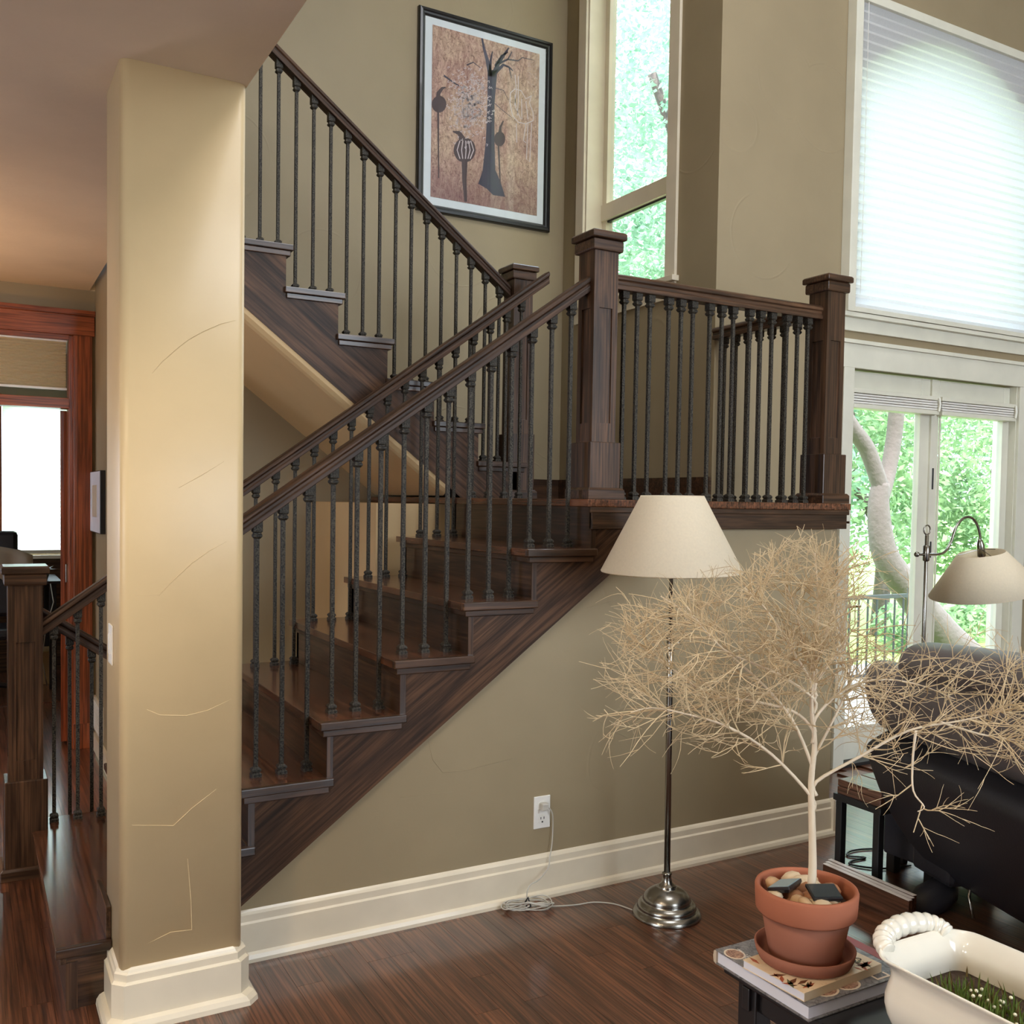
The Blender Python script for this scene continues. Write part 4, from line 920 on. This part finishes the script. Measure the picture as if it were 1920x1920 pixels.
# the dried tree: trunk, main branches and twigs
RH = Vector((math.cos(.5112), -math.sin(.5112), 0)); DH = Vector((math.sin(.5112), math.cos(.5112), 0))
BR = {'trunk':[(0.006, 0.66), (0.012, 0.731), (0.009, 0.824), (0.004, 0.929), (0.009, 1.011), (0.0, 1.093), (0.004, 1.186), (0.009, 1.29), (0.004, 1.36), (-0.002, 1.41)],
'b1':[(0.007, 0.894), (-0.084, 0.988), (-0.177, 1.046), (-0.271, 1.075), (-0.34, 1.088), (-0.385, 1.08)],
'b2':[(0.004, 0.964), (-0.037, 1.058), (-0.096, 1.128), (-0.189, 1.209), (-0.247, 1.268), (-0.312, 1.309)],
'b3':[(0.004, 1.04), (-0.037, 1.075), (-0.131, 1.093), (-0.201, 1.099), (-0.282, 1.151), (-0.325, 1.185), (-0.36, 1.21)],
'b4':[(0.015, 0.929), (0.103, 0.988), (0.196, 1.046), (0.289, 1.069), (0.37, 1.095), (0.43, 1.15)],
'b5':[(0.254, 1.067), (0.336, 1.044), (0.406, 1.034), (0.47, 1.023)],
'b6':[(0.009, 1.064), (0.068, 1.116), (0.149, 1.139), (0.243, 1.128), (0.336, 1.093)],
'b7':[(0.004, 1.128), (-0.049, 1.209), (-0.107, 1.29), (-0.16, 1.34)],
'b8':[(0.009, 1.186), (0.044, 1.279), (0.056, 1.35), (0.045, 1.385)],
'b9':[(0.004, 1.104), (-0.084, 1.163), (-0.201, 1.215), (-0.282, 1.303)],
'b10':[(0.007, 0.976), (0.056, 1.058), (0.093, 1.128), (0.100, 1.198)],
'b11':[(0.004, 1.151), (-0.026, 1.256), (-0.049, 1.33), (-0.084, 1.375)],
'b12':[(0.009, 1.139), (0.049, 1.221), (0.066, 1.279)],
'b13':[(0.208, 1.048), (0.198, 0.988), (0.196, 0.929), (0.214, 0.9), (0.196, 0.894)]}
DEP = dict(trunk=0, b1=-.05, b2=.06, b3=.10, b4=-.06, b5=-.02, b6=.08, b7=-.06, b8=.05, b9=-.09, b10=.07, b11=.04, b12=-.07, b13=-.05)
random.seed(21)
def twig(mb, p, dirv, L, r, depth):
    n = 5; jit = random.gauss(0, .022); pts = [Vector(p)]; d = dirv.normalized(); curl = Vector((random.gauss(0, .09), random.gauss(0, .09), random.gauss(.0, .09)))
    for k in range(n):
        d = (d+curl+Vector((random.gauss(0, .06), random.gauss(0, .06), random.gauss(0, .06)))).normalized(); 
        q = pts[-1]+d*L/n; rel = q-Vector((PXc, PYc, 0)); a_ = rel.dot(RH)
        lim = 1.455-.30*abs(a_)-.35*a_*a_+jit
        if (q.z > lim and d.z > 0) or q.z < .84+jit or a_ < -.475+jit: break
        pts.append(q)
    n = len(pts)-1
    if n < 1: return
    mb.tube(pts, [r*(1-.62*k/5) for k in range(n+1)], 4, cap=False)
    if depth > 0 and n > 1:
        for k in range(random.randint(1, 3)):
            i = random.randint(1, n-1); t = (pts[i+1]-pts[i-1]).normalized()
            side = Vector((random.gauss(0, 1), random.gauss(0, 1), random.gauss(.1, 1))); side -= t*side.dot(t)
            twig(mb, pts[i], t*random.uniform(.5, 1.1)+side.normalized()*random.uniform(.5, .95), L*random.uniform(.55, .85), r*.72, depth-1)
TW = dict(trunk=26, b1=36, b2=44, b3=46, b4=42, b5=28, b6=44, b7=40, b8=22, b9=48, b10=18, b11=28, b12=20, b13=3)
for nm, pts in BR.items():
    n = len(pts); P = []
    for i, (a, z) in enumerate(pts):
        dd = DEP[nm]*(i/(n-1))
        if nm in ('b5', 'b13'): dd = -.03+DEP[nm]*(i/(n-1))
        P.append(Vector((PXc, PYc, 0))+RH*a+DH*dd+Vector((0, 0, z)))
    if nm not in ('trunk', 'b5', 'b13'):
        ax_ = P[0].copy(); ax_.z -= .03; P = [ax_]+P
    S = smoothpts(P, 4)
    r0, r1 = (.0105, .0016) if nm == 'trunk' else (.0046, .0013) if nm not in ('b5', 'b13') else (.003, .0012)
    obj('trunk' if nm == 'trunk' else 'branch', MB().tube(S, [r0+(r1-r0)*min(1, i/(len(S)-1)*1.15)**.8 for i in range(len(S))], 8), M['bark_trunk'], pot, smooth=True)
    mb = MB()
    for k in range(TW[nm]):
        f = random.uniform(.30 if nm != 'trunk' else .58, 1.0)
        i = min(len(S)-2, max(1, int(f*(len(S)-1)))); t = (S[i+1]-S[i-1]).normalized()
        side = Vector((random.gauss(0, 1), random.gauss(0, 1), random.gauss(.25, 1))); side -= t*side.dot(t)
        twig(mb, S[i], t*random.uniform(.45, 1.1)+side.normalized()*random.uniform(.6, 1.0), random.uniform(.085, .165), .0016, 2)
    if mb.v: obj('twigs', mb, M['bark_pale'], pot)['kind'] = 'stuff'

# ------------------------------------------------------------------ glazed planter
plx0, plx1, ply0, ply1 = 1.53, 1.785, -2.36, -1.875
pla = thing('ceramic_planter', 'cream glazed oblong planter with a ribbed scroll handle', 'planter', (1.66, -2.1, TZ))
def rring(off, z, wave=0, r=.05):
    P = rrect(plx0-off, ply0-off, plx1+off, ply1+off, max(.012, r+off), 6); out = []
    for k, (x, y) in enumerate(P):
        zz = z
        if wave: zz = z+wave*math.sin(y*38+1.0)+wave*.7*math.sin(x*45)
        out.append((x, y, zz))
    return out
rim = TZ+.158
obj('basin', MB().loft([rring(-.055, TZ), rring(-.03, TZ+.006), rring(-.008, TZ+.05), rring(-.004, TZ+.085), rring(-.022, TZ+.122), rring(-.012, TZ+.142, .002), rring(.006, rim, .003), rring(.007, rim+.004, .003), rring(.0, rim+.005, .003), rring(-.014, TZ+.146, .003), rring(-.03, TZ+.12), rring(-.02, TZ+.08), rring(-.03, TZ+.04), rring(-.07, TZ+.03)]), M['ceramic'], pla, smooth=True, sub=1)
hd = []
hp_ = smoothpts([(1.572, -1.884, rim-.004), (1.576, -1.868, rim+.002), (1.602, -1.852, rim+.010), (1.66, -1.845, rim+.015), (1.716, -1.852, rim+.010), (1.742, -1.868, rim+.002), (1.746, -1.884, rim-.004)], 12)
obj('scroll_handle', MB().tube(hp_, [(.0185+.0035*abs(math.sin(i*PI/5.2)))*(.75+.25*math.sin(PI*i/(len(hp_)-1))) for i in range(len(hp_))], 14), M['ceramic'], pla, smooth=True)
obj('soil', MB().prism(rrect(plx0+.022, ply0+.022, plx1-.022, ply1-.022, .03, 4), 'z', TZ+.05, TZ+.085), plain('brown_potting_soil', s2l(62, 46, 34), .95, bumps=(60, 1.0, .01)), pla)
random.seed(9)
gr = [plain('grass_blade', s2l(112, 134, 62), .5), plain('dry_blade', s2l(122, 104, 62), .6)]
mbs = [MB(), MB()]
for k in range(320):
    x = random.gauss(1.655, .028); y = random.gauss(-2.03, .045); x = min(max(x, 1.575), 1.745); y = min(max(y, -2.30), -1.93)
    h = random.uniform(.015, .045); a = random.random()*6.28; wd = .0022; lean = random.uniform(.0, .02)
    b0 = Vector((x, y, TZ+.084)); s = Vector((math.cos(a), math.sin(a), 0))*wd; l = Vector((math.cos(a+1.5), math.sin(a+1.5), 0))*lean
    mbs[k % 3 == 0].add([b0-s, b0+s, b0+s*.8+l*.4+Vector((0, 0, h*.6)), b0+l+Vector((0, 0, h)), b0-s*.8+l*.4+Vector((0, 0, h*.6))], [(0, 1, 2, 3, 4)])
for i in (0, 1): obj('sprouts', mbs[i], gr[i], pla)['kind'] = 'stuff'
wf = plain('white_petal', s2l(246, 242, 214), .5)
for k in range(14):
    x = random.gauss(1.66, .03); y = random.gauss(-2.04, .04); x = min(max(x, 1.58), 1.74)
    obj('blossom', MB().ball((x, y, TZ+.104+random.random()*.016), .0035, 6, 4), wf, pla, smooth=True)

# ================================================================== RECLINER, SMALL TABLE, STOOL, BOARDS, READING LAMP
SO = Vector((3.22, -.82, 0)); SU_ = Vector((-.30, -.954, 0)); SN = Vector((-.954, .30, 0))
def S3(u, n, z): return SO+SU_*u+SN*n+Vector((0, 0, z))
sf = thing('recliner_sofa', 'black leather reclining sofa seen from behind at right', 'sofa', (2.95, -1.3, 0))
prof = [(-.02, .10), (.06, .17), (.15, .32), (.22, .48), (.262, .58), (.255, .61), (.20, .635), (.16, .66), (.10, .66), (.02, .60), (-.05, .45), (-.12, .25), (-.14, .10)]
us = [-.17, -.168, -.155, -.02, .3, .8, 1.3, 1.62, 1.66]
rings = []
for u in us:
    s = .92 if u in (-.17, 1.66) else 1.0
    rings.append([S3(u+(max(0, .30-z)*.75 if u < 0 else 0), n*s, .10+(z-.10)*(.97 if s < 1 else 1)) for n, z in prof])
obj('outer_back', MB().loft(rings), M['leather'], sf, smooth=True, sub=2)
prof2 = [(.17, .64), (.235, .70), (.27, .80), (.272, .885), (.24, .925), (.15, .93), (.06, .86), (.03, .74), (.06, .64)]
us = [-.17, -.168, -.155, -.05, .3, .8, 1.3, 1.60, 1.64]
rings = []
for u in us:
    s = .92 if u in (-.17, 1.64) else 1.0
    rings.append([S3(u, .15+(n-.15)*s, .78+(z-.78)*s) for n, z in prof2])
obj('back_pad', MB().loft(rings), M['leather_sheen'], sf, smooth=True, sub=2)
prof3 = [(.20, .86), (.278, .90), (.285, .96), (.25, 1.01), (.15, 1.03), (.04, .99), (.0, .90), (.06, .86)]
rings = []
for u in [.03, .05, .12, .4, .8, 1.2, 1.55, 1.6]:
    s = .85 if u in (.03, 1.6) else 1.0; up_ = .05*min(1, max(0, u)/.65)
    rings.append([S3(u, .14+(n-.14)*s, .94+(z-.94)*s+up_) for n, z in prof3])
obj('headrest_pillow', MB().loft(rings), M['leather_sheen'], sf, smooth=True, sub=2)
for ua, ub in ((-.15, .08), (1.42, 1.66)):
    P = [(0, .12), (0, .52), (.03, .60), (.10, .62), (.80, .60), (.90, .55), (.92, .12)]
    obj('arm', MB().loft([[S3(u, -n+.06, z) for n, z in P] for u in (ua, ua+.02, ub-.02, ub)]), M['leather'], sf, smooth=False, bevel=.03)
for k in range(2):
    ua = .085+.665*k; obj('seat_cushion', MB().loft([[S3(u, -n, z) for n, z in ((.12, .30), (.12, .46), (.85, .47), (.92, .42), (.92, .28))] for u in (ua, ua+.66)]), M['leather'], sf, bevel=.03)
obj('base_frame', MB().loft([[S3(u, -n, z) for n, z in ((.12, .08), (.12, .30), (.85, .30), (.85, .08))] for u in (.0, 1.5)]), M['dark'], sf)
for u_, n_ in ((-.02, .06), (1.45, .06), (.05, -.75), (1.45, -.75)):
    c = S3(u_, n_, 0); ring = []
    for j, (r, z) in enumerate(((.055, 0), (.068, .02), (.070, .05), (.058, .085), (.03, .115))):
        ring.append([Vector((c.x, c.y, z))+SN*(r*1.45*math.cos(2*PI*k/20)+(.035-.02*j)*(1 if n_ > 0 else 0))+SU_*r*.85*math.sin(2*PI*k/20) for k in range(20)])
    obj('foot', MB().loft(ring), M['leather'], sf, smooth=True)
obj('release_lever', MB().tube([S3(.13, .0, .20), S3(.15, .03, .12), S3(.19, .04, .06)], .006, 8), M['nickel'], sf, smooth=True)

st = thing('plank_table', 'small table of thick wooden planks on black metal legs', 'table', (3.3, -.6, 0))
wp = wood('walnut_plank', s2l(84, 56, 44), s2l(128, 92, 74), 'y', rough=.35, vary=.15)
TH = .405
ty0, ty1, tx0, tx1 = -.60, -.385, 3.10, 3.50
for k in range(3):
    xa = tx0+.133*k; bx('plank', (xa+.002, ty0 if k != 1 else ty0-.0, TH-.028), (xa+.130, ty1, TH), wp, st, .003)
bx('plank', (tx0, ty0, TH-.058), (tx1, ty1, TH-.029), wp, st, .003)
bx('frame', (tx0-.012, ty0-.01, TH-.085), (tx1+.01, ty1+.01, TH-.058), M['dark'], st, .002)
for x in (tx0-.005, tx1-.025):
    for y in (ty1-.03, ty0): bx('leg', (x, y, 0), (x+.03, y+.03, TH-.085), M['dark'], st, .002)
bw = wood('brown_laminate', s2l(84, 52, 38), s2l(118, 80, 60), 'y', rough=.35, vary=.05); pe_ = plain('pale_board_edge', s2l(226, 216, 208), .5)
for k, (dx, dy) in enumerate(((0, -.01), (.024, .0), (.052, .012))):
    t = thing('shelf_board', ('nearest brown board with pale edge standing beside the plank table', 'middle brown board with pale edge standing beside the plank table', 'farthest brown board with pale edge standing against the plank table')[k], 'board', (2.965+dx, -.63, 0), 'boards beside the plank table')
    bx('panel', (2.965+dx, -.835+dy, .0), (2.965+dx+.019, -.435+dy, .098), bw, t, .001); bx('edge_band', (2.965+dx, -.835+dy, .098), (2.965+dx+.019, -.435+dy, .1), pe_, t, 0)
ot = thing('footstool', 'charcoal fabric footstool with black feet behind the plank table', 'footstool', (3.6, -.5, 0))
bx('cushion', (3.335, -.66, .075), (3.75, -.42, .30), M['grey_fabric'], ot, .015)
for x in (3.35, 3.69):
    for y in (-.65, -.47): bx('foot', (x, y, 0), (x+.04, y+.04, .075), M['black_wood'], ot, .002)
kc = obj('power_cable', MB().tube(smoothpts([(3.52, -.25, .005), (3.44, -.22, .005), (3.37, -.22, .006), (3.33, -.25, .005), (3.38, -.30, .005), (3.30, -.30, .005), (3.26, -.33, .005), (3.34, -.42, .006), (3.48, -.45, .005)]), .004, 6), M['black_cord'], smooth=True)
tag(kc, 'loose black cord lying on the floor under the plank table', 'cord')

rl = thing('reading_lamp', 'gooseneck reading lamp with cream shade before the garden doors', 'floor lamp', (3.705, -.10, 0))
sh_ = Vector((0, .0, 0))
GOOSE = [(3.644, -0.3, 1.302), (3.703, -0.3, 1.301), (3.811, -0.3, 1.304), (3.863, -0.3, 1.347), (3.896, -0.3, 1.414), (3.942, -0.3, 1.457), (3.998, -0.3, 1.464), (4.042, -0.3, 1.435), (4.067, -0.3, 1.387), (4.074, -0.3, 1.34)]
QX, QY = 3.712, -.16
# stands a little further back than the stool: scale the arm about the pole
gp = [(QX+(x-3.705)*1.06, QY, 1.293+(z-1.302)*1.06) for x, y, z in GOOSE]
dxp = .18
gp = [(x+dxp, y, z) for x, y, z in gp]
QX += dxp
obj('base', MB().lathe([(.13, 0), (.13, .012), (.11, .022), (.03, .03), (.012, .05)], (QX, QY, 0), 32), M['nickel'], rl, smooth=True)
obj('pole', MB().lathe([(.0085, .03), (.0085, 1.38), (.004, 1.385)], (QX, QY, 0), 14), M['nickel'], rl, smooth=True)
obj('sliding_collar', MB().lathe([(.010, 1.26), (.015, 1.265), (.015, 1.33), (.010, 1.335)], (QX, QY, 0), 14), M['nickel'], rl, smooth=True)
obj('finial_ring', MB().tube([(QX+.022*math.cos(2*PI*k/16), QY, 1.405+.022*math.sin(2*PI*k/16)) for k in range(17)], .0035, 6, cap=False), M['nickel'], rl, smooth=True)
obj('stop_knob', MB().ball((QX, QY, .80), (.028, .02, .024), 10, 7), M['nickel'], rl, smooth=True)
obj('gooseneck_arm', MB().tube(smoothpts(gp, 5), .0062, 8), M['nickel'], rl, smooth=True)
obj('arm_knob', MB().ball(gp[0], .013, 10, 7), M['nickel'], rl, smooth=True)
hx, hy, hz = gp[-1]
axis = Vector((.20, -.02, -1)).normalized(); e1 = axis.cross(Vector((0, 1, 0))).normalized(); e2 = axis.cross(e1)
def cone(rs, n=36):
    return [[Vector((hx, hy, hz))+axis*d+e1*r*math.cos(2*PI*k/n)+e2*r*math.sin(2*PI*k/n) for k in range(n)] for r, d in rs]
obj('socket', MB().loft(cone([(.006, -.03), (.012, -.02), (.017, .0), (.019, .055), (.014, .06)], 14)), M['nickel'], rl, smooth=True)
rg_ = cone([(.108, .040), (.258, .232), (.255, .233), (.105, .041)])
obj('lamp_shade', MB().loft(rg_+[rg_[0]], cap=False), M['shade'], rl, smooth=True)
sp = MB()
for k in range(3):
    an = 2*PI*k/3; sp.tube([Vector((hx, hy, hz))+axis*.02, Vector((hx, hy, hz))+axis*.045+(e1*math.cos(an)+e2*math.sin(an))*.107], .002, 5)
obj('shade_spider', sp, M['nickel'], rl)

# ================================================================== OUTSIDE
GZ = -.75
lawn = obj('lawn', MB().box((-8, 3.6, GZ-.1), (40, 40, GZ)).box((8.2, -12, GZ-.1), (40, 3.6, GZ)), plain('lawn_grass', s2l(128, 158, 74), .9, bumps=(30, .6, .02)))
lawn['kind'] = 'stuff'; tag(lawn, 'sunlit green lawn beyond the deck', 'lawn')
deck = thing('deck', 'pale weathered deck outside the garden doors', 'deck', (6, 2, -.06))
dm = wood('weathered_deck_board', s2l(150, 140, 130), s2l(186, 176, 164), 'x', rough=.7, coat=0, vary=.1, pore=.9)
for k in range(18): bx('deck_board', (3.65, .98+.142*k, -.09), (8.1, .98+.142*k+.136, -.06), dm, deck, .002)
bx('joist', (3.7, .98, GZ), (8.05, 3.5, -.1), M['black_wood'], deck, 0)
rg = thing('deck_railing', 'thin dark metal railing at the far edge of the deck', 'railing', (6.5, 2.9, -.06))
bx('top_rail', (5.9, 2.68, .70), (7.45, 2.72, .735), M['dark'], rg); bx('bottom_rail', (5.9, 2.69, .02), (7.45, 2.71, .045), M['dark'], rg)
for k in range(14): bx('bar', (5.95+.115*k, 2.693, .045), (5.962+.115*k, 2.707, .70), M['dark'], rg, 0)
bx('post', (7.42, 2.67, -.06), (7.47, 2.73, .78), M['dark'], rg); bx('post', (5.88, 2.67, -.06), (5.93, 2.73, .78), M['dark'], rg)
bk = plain('sunlit_bark', s2l(88, 78, 74), .9, bumps=(14, .8, .02))
def leafmat(name, a, b):
    m = bpy.data.materials.new(name); m.use_nodes = True; nt = m.node_tree; nt.nodes.clear(); o = nt.nodes.new('ShaderNodeOutputMaterial'); mx = nt.nodes.new('ShaderNodeMixShader'); mx.inputs[0].default_value = .45
    d = nt.nodes.new('ShaderNodeBsdfDiffuse'); t = nt.nodes.new('ShaderNodeBsdfTranslucent'); c = ramp(nt, noise(nt, coords(nt), 2.0, 3), [(.35, a), (.65, b)])
    nt.links.new(c, d.inputs[0]); nt.links.new(c, t.inputs[0]); nt.links.new(d.outputs[0], mx.inputs[1]); nt.links.new(t.outputs[0], mx.inputs[2]); nt.links.new(mx.outputs[0], o.inputs[0]); return m
lf = [leafmat('leaf_mid_green', s2l(118, 146, 112), s2l(166, 190, 146)), leafmat('leaf_cool_green', s2l(112, 146, 124), s2l(158, 186, 158))]
def leaves(blobs, n, size, mat, par):
    mb = MB()
    for k in range(n):
        c, r = random.choice(blobs)
        while True:
            q = Vector((random.uniform(-1, 1), random.uniform(-1, 1), random.uniform(-1, 1)))
            if q.length <= 1: break
        p = Vector(c)+Vector((q.x*r[0], q.y*r[1], q.z*r[2]))
        a = Vector((random.gauss(0, 1), random.gauss(0, 1), random.gauss(0, .7))).normalized(); b = a.cross(Vector((random.gauss(0, 1), random.gauss(0, 1), random.gauss(0, 1)))).normalized(); s = size*random.uniform(.6, 1.3)
        mb.add([p-a*s, p+b*s*.45, p+a*s, p-b*s*.45], [(0, 1, 2, 3)])
    me = bpy.data.meshes.new('foliage'); off = wloc(par); me.from_pydata([(v[0]-off.x, v[1]-off.y, v[2]-off.z) for v in mb.v], [], mb.f); me.materials.append(mat)
    o = bpy.data.objects.new('foliage', me); COL.objects.link(o); o.parent = par; o['kind'] = 'stuff'
random.seed(33)
t1 = thing('garden_tree', 'leaning forked garden tree outside the left glazed door', 'tree', (11.6, 5, GZ), 'garden trees')
obj('trunk', MB().tube(smoothpts([(11.9, 5, GZ), (11.3, 5, -.35), (10.91, 5, -.05), (10.27, 5, .5), (9.86, 5, .92), (9.72, 5, 1.44), (9.74, 5, 1.80)], 5), [.27-.0055*i for i in range(31)], 12), bk, t1, smooth=True)
obj('limb', MB().tube(smoothpts([(9.74, 5, 1.75), (9.48, 5, 2.2), (9.15, 5, 2.5), (8.6, 5, 3.1), (8.2, 5.2, 4.2)]), .10, 10), bk, t1, smooth=True)
obj('limb', MB().tube(smoothpts([(9.75, 5, 1.6), (10.0, 5.1, 2.0), (10.1, 5.1, 2.6), (10.0, 5, 3.6), (9.8, 5, 5)]), .10, 10), bk, t1, smooth=True)
obj('limb', MB().tube(smoothpts([(8.6, 5, 3.1), (7.6, 5.1, 3.9), (6.9, 5.2, 4.9), (6.3, 5.2, 6)]), .05, 8), bk, t1, smooth=True)
leaves([((8.6, 5.5, 4.0), (1.6, 1.3, 1.1)), ((6.9, 5.6, 5.2), (1.5, 1.3, 1.3)), ((6.6, 5.4, 6.6), (1.7, 1.4, 1.2)), ((10.2, 5.8, 4.6), (1.8, 1.4, 1.5)), ((6.3, 5.2, 4.2), (.9, .9, .8))], 15000, .05, lf[1], t1)
for i, (c, lab, blobs, mt_, n) in enumerate((
    ((14.0, 8.5, GZ), 'broad green tree behind the leaning garden tree', [((13.5, 8.8, 2.0), (2.0, 1.4, 1.6)), ((12.8, 8.2, 4.0), (2.2, 1.4, 1.6)), ((15.0, 9, 3.2), (1.8, 1.4, 1.8))], 0, 6000),
    ((17.5, 8.5, GZ), 'bright green tree outside the right glazed door', [((17.2, 8.6, 2.2), (2.2, 1.5, 1.8)), ((18.4, 8.2, 3.6), (1.8, 1.4, 1.6)), ((16.3, 9, 1.2), (1.4, 1.2, 1.0))], 0, 6000),
    ((11.5, 8.0, GZ), 'cool green tree behind the deck railing', [((11.3, 8.6, 2.2), (1.9, 1.4, 1.7)), ((9.3, 8.8, 6.0), (2.2, 1.4, 2.0)), ((8.3, 9, 8.2), (2.0, 1.4, 1.6))], 1, 6500),
    ((19.5, 11, GZ), 'distant thin tree at the back of the lawn', [((19.0, 11.5, 3.0), (3.0, 1.4, 2.4)), ((15.5, 11.5, 4.6), (3, 1.4, 2.0))], 1, 4500))):
    t = thing('garden_tree', lab, 'tree', c, 'garden trees')
    obj('trunk', MB().tube([(c[0], c[1], GZ), (c[0]+.1, c[1], 1.0), (blobs[0][0][0], blobs[0][0][1], blobs[0][0][2]), (blobs[1][0][0], blobs[1][0][1], blobs[1][0][2])], [.16, .13, .09, .04], 9), bk, t, smooth=True)
    leaves(blobs, int(n*1.7), .08, lf[mt_], t)
for i, (x, y) in enumerate(((13.0, 7.0), (14.6, 7.4), (16.4, 7.2))):
    t = thing('shrub', ('low shrub left of the others on the lawn edge', 'low shrub between two others on the lawn edge', 'low shrub right of the others on the lawn edge')[i], 'shrub', (x, y, GZ), 'shrubs on the lawn')
    obj('stem', MB().tube([(x, y, GZ), (x, y, GZ+.3)], .03, 6), bk, t); leaves([((x, y, GZ+.4), (.8, .5, .45))], 900, .08, lf[0], t)
